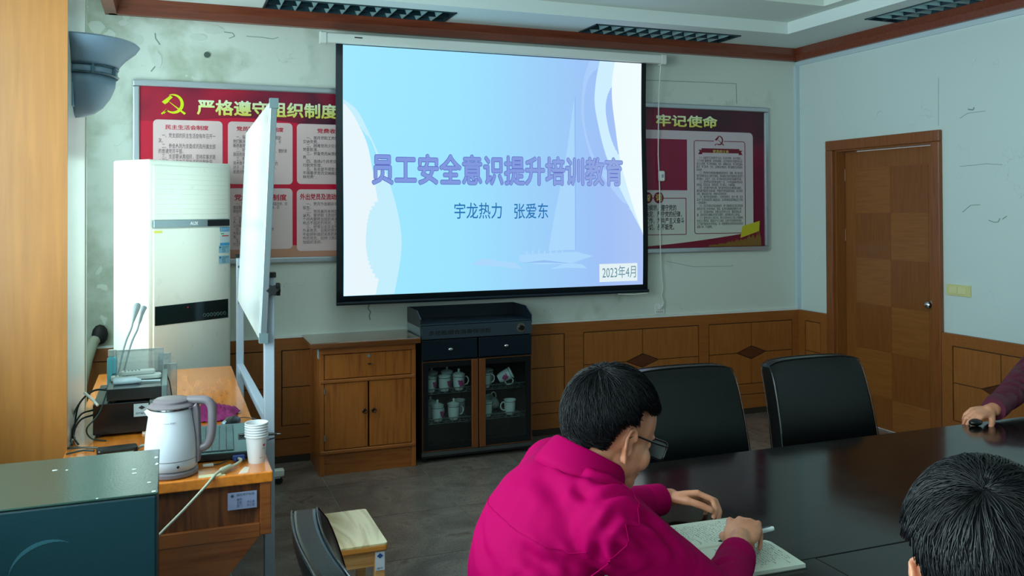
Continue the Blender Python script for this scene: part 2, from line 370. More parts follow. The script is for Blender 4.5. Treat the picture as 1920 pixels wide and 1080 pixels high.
# cornice (two faces, stepped) around the room
def cornice(name, p, q, nx, ny):   # p->q along the wall at ceiling, (nx,ny) = into the room
    d = (Vector(q) - Vector(p)); L_ = d.length; a = math.atan2(d.y, d.x)
    M = Matrix.Translation((p[0], p[1], 0)) @ Matrix.Rotation(a, 4, 'Z')
    s = 1 if (-math.sin(a) * nx + math.cos(a) * ny) > 0 else -1
    prof = [(0, 2.768), (s * .045, 2.768), (s * .05, 2.815), (s * .085, 2.855), (s * .085, 2.862), (0, 2.862)]
    m = MB(); m.prism([(y, z) for y, z in prof], 'X', 0, L_, M); return struct(name, m, CORN)
cornice('trim_1', (-.34, 0), (XR, 0), 0, -1)
cornice('trim_2', (XR, 0), (XR, YF), -1, 0)
cornice('trim_3', (-.34, YF), (-.34, 0), 1, 0)
struct('trim_4', MB().box(-.36, -.34, YF, 0, 2.70 + .068, SZ + .1), CORN)
# white cable trunking below the right cornice, down the corner and along the dado
struct('trim_5', MB().box(XR - .014, XR, YF, 0, 2.735, 2.768), flat('trunking', c3(196, 214, 224), .4))
struct('trim_6', MB().box(XR - .035, XR, -.03, 0, .80, 2.735), flat('trunking', c3(196, 214, 224), .4))
struct('trim_7', MB().box(XL, XR, -.022, 0, .787, .800), WHITEP)
# dado panelling: built of rails, panels and inlays that belong to the wall
def dado(wall, M, bays, length, wb, wp):
    """M maps (u along wall, depth out of the wall, z)."""
    MB().box(*length, 0, .010, .0, .787, M).build('dado_backing', GROOVE, wall)
    MB().box(*length, 0, .022, .712, .787, M).build('dado_rail', wb, wall)
    MB().box(*length, 0, .022, .155, .232, M).build('dado_rail', wb, wall)
    MB().box(*length, 0, .024, .045, .150, M).build('dado_plinth', wb, wall)
    MB().box(*length, 0, .020, 0, .042, M).build('baseboard', flat('stone_skirting', c3(52, 46, 40), .3), wall)
    last = length[0]
    for (u0, u1, diamond) in bays:
        if u0 - last > .01: MB().box(last, u0 - .005, 0, .022, .232, .712, M).build('dado_stile', wb, wall)
        last = u1 + .005; uc = (u0 + u1) / 2; zc = .475; g = .003; z0, z1 = .237, .705
        if diamond:
            a, h = .127, .047
            for sx in (-1, 1):
                for sz in (-1, 1):
                    e = u0 + g if sx < 0 else u1 - g; t = z1 if sz > 0 else z0
                    poly = [(e, zc + sz * g), (uc + sx * (a + g * 3), zc + sz * g), (uc + sx * g, zc + sz * (h + g * 2)), (uc + sx * g, t), (e, t)]
                    MB().prism(poly, 'Y', .0, .019, M).build('dado_panel', wp, wall)
            MB().prism([(uc - a, zc), (uc, zc - h), (uc + a, zc), (uc, zc + h)], 'Y', 0, .019, M).build('diamond_inlay', DIAM, wall)
        else:
            MB().box(u0 + g, u1 - g, 0, .019, z0, zc - g, M).build('dado_panel', wp, wall)
            MB().box(u0 + g, u1 - g, 0, .019, zc + g, z1, M).build('dado_panel', wp, wall)
    if length[1] - last > .01: MB().box(last, length[1], 0, .022, .232, .712, M).build('dado_stile', wb, wall)
MBK = Matrix(((1, 0, 0, 0), (0, -1, 0, 0), (0, 0, 1, 0), (0, 0, 0, 1)))
dado(wall_back, MBK, [(-.70, .01, True), (.09, .56, False), (.66, 1.59, True), (1.68, 2.62, True), (2.775, 3.74, True), (3.835, 4.61, True)], (XL, XR), WAINB, PANB)
bm_ = Matrix(((0, -1, 0, XR), (-1, 0, 0, 0), (0, 0, 1, 0), (0, 0, 0, 1)))   # u = -y
dado(wall_right, bm_, [(.10, .27, False)], (.022, .372), WAINR, PANB)
dado(wall_right, bm_, [(1.505, 2.20, True), (2.30, 3.0, True), (3.1, 3.8, True), (3.9, 4.6, True), (4.7, 5.4, True), (5.5, 6.2, True)], (1.418, 10.0), WAINR, PANB)
# door in the right wall: u = -y
door = thing('door_1', None, None, (XR, -.9, 0)); door['kind'] = 'structure'
fr = MB()
def dbx(mb, u0, u1, d0, d1, z0, z1): return mb.box(XR - d1, XR - d0, -u1, -u0, z0, z1)
for nm, (u0, u1, z0, z1) in {'a': (.350, .425, 0, 2.03), 'b': (1.348, 1.418, 0, 2.03), 'c': (.350, 1.418, 2.03, 2.105)}.items():
    dbx(MB(), u0, u1, -.02, .03, z0, z1).build('door_casing', TRIMW, door, bevel=.006)
dbx(dbx(dbx(MB(), .425, .437, -.2, .0, 0, 2.03), 1.338, 1.348, -.2, .0, 0, 2.03), .437, 1.338, -.2, 0, 2.02, 2.03).build('door_jamb', DOORW, door)
LF = -.085  # leaf sits back in the frame
leaf = dbx(MB(), .440, 1.335, LF - .04, LF, .008, 2.015).build('door_leaf', DOORW, door)
rows = [1.892, 1.56, 1.226, .893, .563, .23, .02]
uc = [.545, .886, 1.222]
for r_ in range(6):
    for c_ in range(2):
        u0, u1 = uc[c_], uc[c_ + 1]
        dbx(MB(), u0 + .001, u1 - .001, LF - .001, LF + .0018, rows[r_ + 1] + .001, rows[r_] - .001).build('veneer_panel', (DOORA, DOORB)[(r_ + c_) % 2], door)
kn = MB().cyl((XR - LF, -1.262, .945), (XR - LF - .012, -1.262, .945), .030, n=24).cyl((XR - LF - .012, -1.262, .945), (XR - LF - .04, -1.262, .945), .012).sph((XR - LF - .055, -1.262, .945), (.022, .028, .028), 20)
kn.build('door_knob', CHROME, door, smooth=40)
for z in (.3, 1.35, 1.8): MB().cyl((XR - LF - .004, -.441, z), (XR - LF - .004, -.441, z + .09), .005).build('hinge', TRIMW, door)
# raised flakes and cracks in the plaster that stand out one by one
def flake(wall, pts, mat, t=.004, name='peeling_flake'):
    MB().prism(pts, 'Y', -t, .002).build(name, mat, wall)
FL = flat('bare_plaster', c3(206, 214, 206), .9)
FD = flat('crack_dark', c3(140, 156, 146), .9)
def blobpoly(cx, cz, rx, rz, n=11, sd=0):
    rr = random.Random(sd); return [(cx + rx * math.cos(2 * math.pi * k / n) * rr.uniform(.75, 1.15), cz + rz * math.sin(2 * math.pi * k / n) * rr.uniform(.75, 1.15)) for k in range(n)]
for k, (x, z, rx, rz) in enumerate([(-0.407,2.692)+(.045,.04), (-0.335,2.64)+(.035,.04), (-0.259,2.725)+(.03,.02), (-0.072,2.515)+(.03,.05), (-0.177,2.628)+(.03,.03), (0.162,2.667)+(.05,.02), (0.25,2.722)+(.06,.03)]):
    flake(wall_back, blobpoly(x, z, rx, rz, sd=k), FL, .003)
def crackline(wall, pts, w=.003, ax='Y', mat=None):
    m = MB()
    for (u0, v0), (u1, v1) in zip(pts, pts[1:]):
        d = Vector((u1 - u0, v1 - v0)); n = Vector((-d.y, d.x)).normalized() * w / 2
        q = [(u0 + n.x, v0 + n.y), (u0 - n.x, v0 - n.y), (u1 - n.x, v1 - n.y), (u1 + n.x, v1 + n.y)]
        if ax == 'Y': m.prism(q, 'Y', -.0015, .001)
        else: m.prism(q, 'X', XR - .0015, XR + .001)
    m.build('plaster_crack', mat or FD, wall)
crackline(wall_back, [(1.224,0.978), (1.214,0.95), (1.231,0.925), (1.221,0.901), (1.228,0.873)], .008)
crackline(wall_back, [(-0.087,2.504), (-0.078,2.482), (-0.093,2.462), (-0.108,2.441)], .008)
crackline(wall_back, [(-0.085,2.676), (-0.082,2.644), (-0.057,2.607)], .008)
crackline(wall_back, [(0.313,2.71), (0.364,2.707), (0.376,2.688), (0.344,2.672)], .005)
crackline(wall_back, [(0.447,2.692), (0.538,2.692), (0.61,2.686), (0.642,2.699)], .004)
crackline(wall_back, [(3.287,2.556), (3.675,2.563), (4.111,2.568), (4.114,2.41)], .004)
crackline(wall_back, [(3.478,1.201), (3.712,1.154), (4.049,1.149), (4.073,1.157)], .003)
def WY(x, y): return (x, y)
for pts, w_ in (([(4.696,-1.62,2.216), (4.696,-1.659,2.208), (4.696,-1.667,2.224)], .008), ([(4.696,-1.559,2.165), (4.696,-1.619,2.192), (4.696,-1.748,2.192)], .003), ([(4.696,-1.762,1.517), (4.696,-1.804,1.505), (4.696,-1.83,1.508), (4.696,-1.841,1.531)], .005), ([(4.696,-1.859,1.525), (4.696,-1.889,1.544)], .005), ([(4.696,-1.571,1.566), (4.696,-1.632,1.61), (4.696,-1.702,1.613)], .004), ([(4.696,-1.555,1.859), (4.696,-1.655,1.861), (4.696,-1.752,1.866), (4.696,-1.863,1.854)], .003), ([(4.696,-1.395,2.447), (4.696,-1.391,2.132)], .002)):
    crackline(wall_right, [(p[1], p[2]) for p in pts], w_, 'X')
dk = MB().cyl(((0.212,2.561)[0], -.008, (0.212,2.561)[1]), ((0.212,2.561)[0], .001, (0.212,2.561)[1]), .018, n=12); dk.build('wall_plug', flat('plug_grey', c3(70, 86, 80), .6), wall_back)

# ================================================================== CEILING LIGHTS
LOUV = flat('louvre_aluminium', c3(150, 186, 190), .3, metal=.35)
LIN = flat('light_housing_inside', c3(16, 34, 42), .5)
def troffer(loc, rz, label, L_=1.18, W_=.28, nx=11, nz=2):
    t = thing('ceiling_light', label, 'light', loc, rz, 'louvred fluorescent lights recessed in the soffit')
    Mx = WM[t.name]; h = .07
    MB().box(-L_ / 2 + .012, L_ / 2 - .012, -W_ / 2 + .012, W_ / 2 - .012, .062, .068, Mx).build('reflector', LIN, t)
    MB().box(-L_ / 2, L_ / 2, -W_ / 2, -W_ / 2 + .012, -.006, .066, Mx).box(-L_ / 2, L_ / 2, W_ / 2 - .012, W_ / 2, -.006, .066, Mx).box(-L_ / 2, -L_ / 2 + .012, -W_ / 2, W_ / 2, -.006, .066, Mx).box(L_ / 2 - .012, L_ / 2, -W_ / 2, W_ / 2, -.006, .066, Mx).build('frame', flat('light_frame', c3(44, 72, 82), .35, metal=.5), t)
    for k in range(1, nx + 1):
        x = -L_ / 2 + L_ * k / (nx + 1)
        MB().prism([(x - .003, -.008), (x + .003, -.008), (x + .026, .040), (x - .026, .040)], 'Y', -W_ / 2 + .013, W_ / 2 - .013, Mx).build('louvre_blade', LOUV, t)
    for k in range(1, nz):
        y = -W_ / 2 + W_ * k / nz
        MB().prism([(y - .003, -.0075), (y + .003, -.0075), (y + .026, .038), (y - .026, .038)], 'X', -L_ / 2 + .013, L_ / 2 - .013, Mx).build('spine', flat('spine_dark_reflection', c3(28, 56, 66), .25, metal=.5), t)  # dark mirror reflection is put into the spine colour
    for y in (-W_ / 4, W_ / 4): MB().cyl((-L_ / 2 + .03, y, .055), (L_ / 2 - .03, y, .055), .005, n=10, M=Mx).build('fluorescent_tube', flat('unlit_tube', c3(120, 130, 130), .3), t, smooth=60)
    return t
troffer((1.125, -.24, SZ), 0, 'louvred ceiling light above the projection screen, the left one over the back wall')
troffer((3.30, -.235, SZ), 0, 'louvred ceiling light above the right end of the projection screen')
troffer((4.47, -1.72, SZ), math.pi / 2, 'louvred ceiling light along the right wall above the wooden door')
# ================================================================== BACK WALL THINGS
def slide_mat(name, stops, strength, ax='X', lo=0, hi=1, ripples=0):
    m, nt, b = new(name); L = nt.links.new
    tc = nt.nodes.new('ShaderNodeTexCoord'); sx = nt.nodes.new('ShaderNodeSeparateXYZ'); L(tc.outputs['Object'], sx.inputs[0])
    mr = nt.nodes.new('ShaderNodeMapRange'); mr.inputs['From Min'].default_value = lo; mr.inputs['From Max'].default_value = hi; L(sx.outputs[ax], mr.inputs['Value'])
    rp = ramp(nt, stops); L(mr.outputs[0], rp.inputs['Fac']); col = rp.outputs['Color']
    if strength:
        b.inputs['Base Color'].default_value = (.02, .02, .02, 1); b.inputs['Roughness'].default_value = .9; b.inputs['Specular IOR Level'].default_value = 0
        L(col, b.inputs['Emission Color']); b.inputs['Emission Strength'].default_value = strength
    else: L(col, b.inputs['Base Color']); b.inputs['Roughness'].default_value = .4
    return m
# --- posters
ALUF = flat('poster_frame_aluminium', c3(190, 198, 206), .3, metal=.7)
def red_print(name, c_dark, c_mid, c_bright, scale):
    m, nt, b = new(name); L = nt.links.new
    tc = nt.nodes.new('ShaderNodeTexCoord'); n = nt.nodes.new('ShaderNodeTexNoise'); n.inputs['Scale'].default_value = scale; n.inputs['Detail'].default_value = 2; n.inputs['Distortion'].default_value = 1.2
    L(tc.outputs['Object'], n.inputs['Vector']); rp = ramp(nt, [(.30, c_dark), (.5, c_mid), (.62, c_bright)]); L(n.outputs['Fac'], rp.inputs['Fac'])
    L(rp.outputs['Color'], b.inputs['Base Color']); b.inputs['Roughness'].default_value = .35; return m
PR1 = red_print('poster_red_upper', c3(72, 14, 44), c3(140, 8, 50), c3(178, 12, 52), 1.6)
PR1B = flat('poster_red_lower', c3(206, 10, 54), .35)
PR2 = red_print('poster_maroon', c3(58, 10, 34), c3(110, 8, 50), c3(126, 8, 56), 1.2)
PAN = flat('poster_panel_pink', c3(226, 198, 198), .4)
PAN2 = flat('poster_panel_pale', c3(206, 200, 204), .4)
def gold(name, z0, z1):
    return slide_mat(name, [(0, c3(236, 212, 20)), (.5, c3(228, 236, 150)), (1, c3(238, 246, 226))], 0, 'Z', z0 - 1.262, z1 - 1.262)
INKR = flat('red_ink', c3(196, 12, 54), .5); INKD = flat('dark_ink', c3(74, 60, 72), .5); INKM = flat('maroon_ink', c3(120, 10, 44), .5); INKB = flat('black_ink', c3(34, 40, 40), .5)
def pboard(name, label, x0, x1, z0, z1, printm):
    t = thing(name, label, 'poster', ((x0 + x1) / 2, 0, z0))
    MB().box(x0 + .01, x1 - .01, -.012, 0, z0 + .01, z1 - .01).build('print', printm, t)
    f = .038
    for a in ((x0, x1, z1 - f, z1), (x0, x1, z0, z0 + f), (x0, x0 + f, z0 + f, z1 - f), (x1 - f, x1, z0 + f, z1 - f)):
        MB().box(a[0], a[1], -.028, 0, a[2], a[3]).build('frame', ALUF, t, bevel=.008)
    return t
def emblem(mat, parent, cx, cz, s, d):
    """crossed hammer and sickle, s = height"""
    P = lambda u, v: (cx + u * s, cz + v * s)
    out = []; inn = []
    for k in range(25):
        a = R(118 - k * 250 / 24); out.append(P(.02 + .46 * math.cos(a), .02 + .48 * math.sin(a)))
    for k in range(25):
        a = R(118 - k * 250 / 24); t = k / 24; wd = .10 * math.sin(math.pi * min(1, t * .9 + .02)) + .02
        inn.append(P(.02 + (.46 - wd * 1.25) * math.cos(a), .02 + (.48 - wd * 1.3) * math.sin(a)))
    m = MB()
    for k in range(24): m.prism([out[k], out[k + 1], inn[k + 1], inn[k]], 'Y', d - .001, d)
    m.prism([P(-.36, -.30), P(-.28, -.20), P(-.44, -.36), P(-.56, -.46), P(-.50, -.52)], 'Y', d - .001, d)
    m.prism([P(-.30, -.36), P(-.22, -.28), P(-.42, -.48), P(-.5, -.44)], 'Y', d - .0012, d)
    m.prism([P(-.24, .16), P(-.14, .06), P(.50, -.50), P(.58, -.42)], 'Y', d - .0014, d)      # handle
    m.prism([P(-.52, .10), P(-.14, .42), P(-.02, .34), P(-.16, .20), P(-.26, .06), P(-.38, -.02)], 'Y', d - .0018, d)   # hammer head
    m.build('emblem', mat, parent)
# left poster
p1 = pboard('poster', 'red framed notice board of party rules behind the air conditioner and whiteboard', -.209, 2.10, 1.262, 2.387, PR1)
D1 = -.0135
m = MB(); zt = (0.25,2.169)[1]
wav = [(-.17, 1.30), (2.06, 1.30), (2.06, zt - .05)] + [(2.06 - 2.23 * k / 16, zt + .02 * math.sin(k * .7) - .06 + .05 * (1 if k > 12 else k / 12)) for k in range(17)]
m.prism(wav, 'Y', -.0128, -.005).build('print_lower', PR1B, p1)
a = (0.569,1.366); b = (1.012,1.285)
m = MB(); pts = [(-.17, 1.302)] + [(-.17 + 2.23 * k / 30, 1.395 + .012 * math.sin(k * .5) - (.085 * max(0, (k - 11) / 5) if k < 18 else .1)) for k in range(18)]
m.prism([(-.17, 1.301), (1.15, 1.301), (1.05, 1.335), (.9, 1.362), (.6, 1.385), (-.17, 1.385)], 'Y', -.0131, -.005).build('print_band', flat('poster_tan_band', c3(196, 140, 116), .4), p1)
text('严格遵守组织制度', (0.153,1.014,2.187,2.284), gold('gold_title_left', (0.57,2.173)[1], (0.57,2.294)[1]), p1, 'title', d=-.0165, bold=.03)
emblem(flat('emblem_yellow', c3(214, 222, 20), .4), p1, (0.018,2.246)[0], (0.018,2.246)[1], .125, -.014)
PX = [(-0.096,0.303,1.762,2.151), (0.335,0.728,1.762,2.152), (0.755,1.216,1.765,2.151)]
PZ = [(-0.096,0.303,1.368,1.734), (0.335,0.727,1.353,1.736), (0.754,1.215,1.336,1.731)]
def panel(bx, ttl, tb, body, bb, mt=INKR):
    MB().prism(rrect(*bx, .025), 'Y', -.0145, -.013).build('text_panel', PAN, p1)
    text(ttl, tb, mt, p1, 'heading', d=-.0155, bold=.02)
    if body: text(body, bb, INKD, p1, 'lettering', d=-.0152, res=1)
panel(PX[0], '民主生活会制度', (-0.027,0.221,2.092,2.121), '　一、党支部的民主生活会每年召开一\n次。\n　二、参会人员为支委成员及所属支部\n的普通党员干部。\n　三、支部要认真组织，坚持实事求是\n的原则，认真的开展批评和自我批评。\n　四、支部书记要带头开展批评和自我\n批评，认真查找问题和不足。\n　五、会后要形成书面材料上报。', (-0.066,0.262,1.785,2.071))
panel(PX[1], '党员联系群众制度', (0.386,0.672,2.094,2.123), '　一、每名党员联系二名群众，帮助\n他们解决思想上和工作上的问题，不\n断改善党群关系。\n　二、积极向群众宣传党的政策，做好发\n展前的培养工作。\n　三、积极推荐和培养管理人才、\n技术骨干，开展“一对一的培养”的\n对子，同时要注意培养积极分子，\n发展对象的考察。', (0.366,0.694,1.826,2.069))
panel(PX[2], '党费收缴制度', (0.883,1.118,2.093,2.124), '　一、按月领取工资的党员每月主动\n交纳党费。\n　二、困难党员少交或免交须经支部\n党委批准。\n　三、预备党员从预备期起交纳党\n费。\n　四、连续6个月不交纳党费按自\n行脱党处理。\n　五、各支部不得垫交或扣发工资\n不得要求党员交纳规定以外的各\n种党费”。', (0.792,1.152,1.799,2.074))
panel(PZ[0], '党员学习制度', (-0.027,0.221,1.666,1.705), '　一、每月组织一次集中学习。\n　二、认真做好学习笔记。', (-0.066,0.262,1.58,1.647))
panel(PZ[1], '党组织选举制度', (0.373,0.691,1.659,1.7), '　一、党支部每届任期两年进行换届选举，如\n需延期或提前选举，应报上级批准。应\n提前的时间。\n　二、选举采用无记名投票方式。\n三、选举前由支部提名候选举\n人，报上级党组织审查后提前\n公示候选人。\n　四、选举由党员大会主持或代表\n大会主持，由上级组织批\n准。\n　五、候选人到会人数的五\n分之四。', (0.366,0.694,1.377,1.65))
panel(PZ[2], '外出党员及流动党员管理制度', (0.774,1.201,1.663,1.704), '　一、党员外出前必须向党支部说明情况\n报告。\n　二、党员离开本地区时间在一个月\n以内，需领取《流动党员活动证》，三\n个月内要转出组织关系。临时性、流动\n地点不固定的党员，应参加所在支部。\n　三、经常公出企业和在企业临时工作\n外来党员，应及时把党员组织关系转入，\n不能转移组织关系的和在企业从事临时\n作的党员，应持《流动党员活动证》参\n加组织活动。', (0.791,1.194,1.382,1.649))
# right poster
p2 = pboard('poster', 'maroon framed notice board with oath text right of the projection screen', 2.20, 4.398, 1.262, 2.389, PR2)
x0, x1, z0, z1 = (3.284,4.253,1.265,2.186); x0 = 2.26
MB().prism(rrect(x0, x1, 1.302, z1, .035), 'Y', -.0145, -.012).build('print_page', slide_mat('poster_page_tint', [(0, c3(204, 212, 196)), (.45, c3(206, 196, 202)), (1, c3(204, 186, 196))], 0, 'Z', .0, 1.05), p2)
MB().box(2.4, (3.652,1.966)[0], -.0158, -.014, (3.65,1.735)[1], (3.653,2.12)[1]).build('print_block', flat('poster_block_red', c3(138, 8, 58), .4), p2)
text('牢记使命', (3.385,3.926,2.213,2.305), gold('gold_title_right', (3.625,2.2)[1], (3.626,2.318)[1]), p2, 'title', d=-.0165, bold=.03)
def outline(u0, u1, v0, v1, w, d, mat, r=.012):
    o = rrect(u0, u1, v0, v1, r, 4); i = rrect(u0 + w, u1 - w, v0 + w, v1 - w, max(.002, r - w), 4); m = MB()
    for k in range(len(o)): k2 = (k + 1) % len(o); m.prism([o[k], o[k2], i[k2], i[k]], 'Y', d - .001, d)
    m.build('print_outline', mat, p2)
x0, x1, z0, z1 = (3.714,4.18,1.403,2.117); outline(x0, x1, z0, z1, .005, -.0148, INKM, .02)
x0, x1, z0, z1 = (3.164,3.643,1.399,1.678); outline(x0, x1, z0, z1, .005, -.0148, INKM, .004)
c = (3.94,2.118); MB().box(c[0] - .045, c[0] + .045, -.0162, -.014, c[1] - .03, c[1] + .03).build('print_gap', flat('page_pink', c3(206, 190, 198), .4), p2)
emblem(INKM, p2, c[0], c[1], .075, -.0165)
u0, u1, v0, v1 = (3.752,4.155,2.011,2.057); m = MB()
m.prism([(u0 + .03, v0 + .012), (u1 - .03, v0 + .012), (u1 - .03, v1), (u0 + .03, v1)], 'Y', -.0168, -.014)
m.prism([(u0, v0), (u0 + .035, v0), (u0 + .035, v1 - .012), (u0, v1 - .012), (u0 + .015, (v0 + v1) / 2)], 'Y', -.016, -.014)
m.prism([(u1, v0), (u1 - .035, v0), (u1 - .035, v1 - .012), (u1, v1 - .012), (u1 - .015, (v0 + v1) / 2)], 'Y', -.016, -.014)
m.build('print_ribbon', INKM, p2)
text('党员的义务', (3.881,4.027,2.021,2.047), flat('ribbon_gold', c3(206, 190, 110), .5), p2, 'heading', d=-.0178, bold=.02)
BODY = '　（一）认真学习马克思列宁主义、毛泽东思想、邓小平理论、\n“三个代表”重要思想、科学发展观、习近平新时代中国特色社会\n会主义思想，学习党的路线、方针、政策和决议，学习党的基本\n知识，学习科学、文化、法律和业务知识，努力提高为人民服务\n的本领。\n　（二）贯彻执行党的基本路线和各项方针、政策，带头参加改\n革开放和社会主义现代化建设，带动群众为经济发展和社会进步\n艰苦奋斗，在生产、工作、学习和社会生活中起先锋模范作用。\n　（三）坚持党和人民的利益高于一切，个人利益服从党和人民\n的利益，吃苦在前，享受在后，克己奉公，多做贡献。\n　（四）自觉遵守党的纪律，首先是党的政治纪律和政治规矩，\n模范遵守国家的法律法规，严格保守党和国家的秘密，执行党的\n决定，服从组织分配，积极完成党的任务。\n　（五）维护党的团结和统一，对党忠诚老实，言行一致，坚决\n反对一切派别组织和小集团活动，反对阳奉阴违的两面派行为和\n一切阴谋诡计。\n　（六）切实开展批评和自我批评，勇于揭露和纠正违反党的原\n则的言行和工作中的缺点、错误，坚决同消极腐败现象作斗争。\n　（七）密切联系群众，向群众宣传党的主张，遇事同群众商\n量，及时向党反映群众的意见和要求，维护群众的正当利益。\n　（八）发扬社会主义新风尚，带头实践社会主义核心价值观和\n社会主义荣辱观，提倡共产主义道德，弘扬中华民族传统美德，\n为了保护国家和人民的利益，在一切困难和危险的时刻挺身而出，\n英勇斗争，不怕牺牲。'
text(BODY, (3.737,4.16,1.445,1.995), INKB, p2, 'lettering', d=-.0152, res=1)
text('我志愿加入中国共产党，拥护党的纲领，遵守党的\n章程，履行党员义务，执行党的决定，严守党的纪律，\n保守党的秘密，对党忠诚，积极工作，为共产主义奋斗\n终身，随时准备为党和人民牺牲一切，永不叛党。', (2.814,3.624,1.435,1.627), INKB, p2, 'lettering', d=-.0152, bold=.015, res=1)
for cx_, ch in (((3.308,1.678), '誓'), ((3.404,1.678), '词')):
    MB().cyl((cx_[0], -.0165, cx_[1]), (cx_[0], -.014, cx_[1]), .042, n=28).build('print_disc', INKM, p2)
    text(ch, (cx_[0] - .026, cx_[0] + .026, cx_[1] - .026, cx_[1] + .026), flat('disc_gold', c3(216, 196, 120), .5), p2, 'heading', d=-.0175, bold=.02)
xa = 2.26; xb = (4.324,1.271)[0]
m = MB(); pts = [(xa + (xb - xa) * k / 20, 1.302 + .012 + .11 * max(0, (k / 20 - .45) / .55) ** 1.5) for k in range(21)]
m.prism([(xa, 1.3015), (xb, 1.3015)] + pts[::-1], 'Y', -.0155, -.014).build('print_wave', INKM, p2)
YEL = flat('flag_yellow', c3(198, 190, 40), .5)
MB().prism([(4.13,1.367), (4.305,1.418), (4.311,1.498), (4.15,1.458)], 'Y', -.0165, -.0145).build('print_flag', YEL, p2)
m = MB(); rr = random.Random(4)
for k in range(26):
    t = k / 25; x_ = (3.856,1.289)[0] + t * (xb - (3.856,1.289)[0]) * .97; h = .015 + .09 * t ** 1.5
    m.prism([(x_ - .016, 1.304), (x_ + .016, 1.304), (x_ + .012, 1.304 + h * rr.uniform(.5, .8)), (x_ + rr.uniform(-.01, .01), 1.304 + h * rr.uniform(.8, 1.2)), (x_ - .012, 1.304 + h * rr.uniform(.5, .8))], 'Y', -.0158 - .0004 * (k % 4), -.0145)
m.build('print_crowd', flat('crowd_gold', c3(130, 96, 40), .5), p2)
# --- projection screen hanging in front of the wall
SY = -.12
scr = thing('projection_screen', 'pulled down projection screen with black border showing a light blue title slide', 'screen', (2.1, SY, 1.0))
BORD = flat('screen_border', c3(8, 24, 34), .7)
# the cloth curls a little at its lower corners
def cloth(u0, u1, v0, v1, d, mat, name, nx=24, nz=20):
    m = MB(); vs = []; fs = []
    for j in range(nz + 1):
        for i in range(nx + 1):
            u = u0 + (u1 - u0) * i / nx; v = v0 + (v1 - v0) * j / nz
            vs.append((u, d + cdef(u, v), v))
    for j in range(nz):
        for i in range(nx): q = j * (nx + 1) + i; fs.append((q, q + 1, q + nx + 2, q + nx + 1))
    m.add(vs, fs); o = m.build(name, mat, scr, smooth=180)
    sd = o.modifiers.new('s', 'SOLIDIFY'); sd.thickness = .0012; sd.offset = 1
    return o
def cdef(u, v):
    e = max(0, (abs(u - 2.11) - .95) / .2); return -.012 * e * math.sin((v - 1) * 3.8)
cloth(.985, 3.243, 1.007, 2.66, SY, BORD, 'border')
SL = (1.030, 3.202, 1.048, 2.655)
slide = cloth(*SL, SY - .003, slide_mat('slide_blue', [(0, c3(160, 232, 255)), (.35, c3(156, 228, 255)), (.62, c3(156, 208, 250)), (.85, c3(158, 192, 246)), (1, c3(172, 196, 246))], 1.0, 'X', 1.03 - 2.1, 3.2 - 2.1), 'slide')
E1 = slide_mat('slide_white', [(0, c3(226, 246, 255)), (1, c3(240, 252, 255))], 1.0)
E1L = slide_mat('slide_white_left', [(0, c3(232, 246, 252)), (1, c3(226, 244, 252))], 1.0)
E2 = slide_mat('slide_pale', [(0, c3(196, 238, 252)), (1, c3(208, 238, 255))], 1.0)
E3 = slide_mat('slide_pale_blue', [(0, c3(150, 196, 250)), (1, c3(176, 210, 252))], 1.0)
def smooth_curve(pts, n=8):
    out = []; P = [Vector(p) for p in pts]; P = [P[0] * 2 - P[1]] + P + [P[-1] * 2 - P[-2]]
    for k in range(1, len(P) - 2):
        for j in range(n):
            t = j / n; a, b, c_, d = P[k - 1], P[k], P[k + 1], P[k + 2]
            out.append(.5 * ((2 * b) + (-a + c_) * t + (2 * a - 5 * b + 4 * c_ - d) * t * t + (-a + 3 * b - 3 * c_ + d) * t ** 3))
    out.append(P[-2]); return [(q.x, q.y) for q in out]
def curveshape(pts, edge, mat, d, name='slide_curve'):
    """region between a curve (px-free, metres) and a vertical screen edge"""
    c_ = smooth_curve(pts); m = MB()
    vs = []; fs = []
    for u, v in c_: v = max(SL[2] + .002, min(SL[3] - .001, v)); vs += [(edge, SY + cdef(edge, v) - d, v), (u, SY + cdef(u, v) - d, v)]
    for k in range(len(c_) - 1): fs.append((2 * k, 2 * k + 1, 2 * k + 3, 2 * k + 2))
    m.add(vs, fs).build(name, mat, scr)
le, re_ = SL[0] + .002, SL[1] - .002
curveshape([(1.04,2.303), (1.115,2.244), (1.174,2.143), (1.289,1.886), (1.369,1.644), (1.408,1.435), (1.4,1.261), (1.357,1.033)], le, E2, .0045)
curveshape([(1.044,2.276), (1.105,2.192), (1.184,2.023), (1.225,1.817), (1.26,1.609), (1.28,1.436), (1.269,1.229), (1.234,1.031)], le, E1L, .006)
curveshape([(2.786,2.66), (2.739,2.532), (2.717,2.36), (2.729,2.171), (2.799,1.945), (2.926,1.775), (3.063,1.622), (3.198,1.509)], re_, E3, .0045)
curveshape([(2.863,2.66), (2.832,2.517), (2.819,2.364), (2.843,2.213), (2.906,1.985), (3.012,1.757), (3.119,1.564), (3.202,1.416)], re_, E2, .006)
curveshape([(2.983,2.66), (2.96,2.524), (2.959,2.37), (2.984,2.179), (3.013,1.987), (3.064,1.795), (3.141,1.564), (3.202,1.408)], re_, E1, .0075)
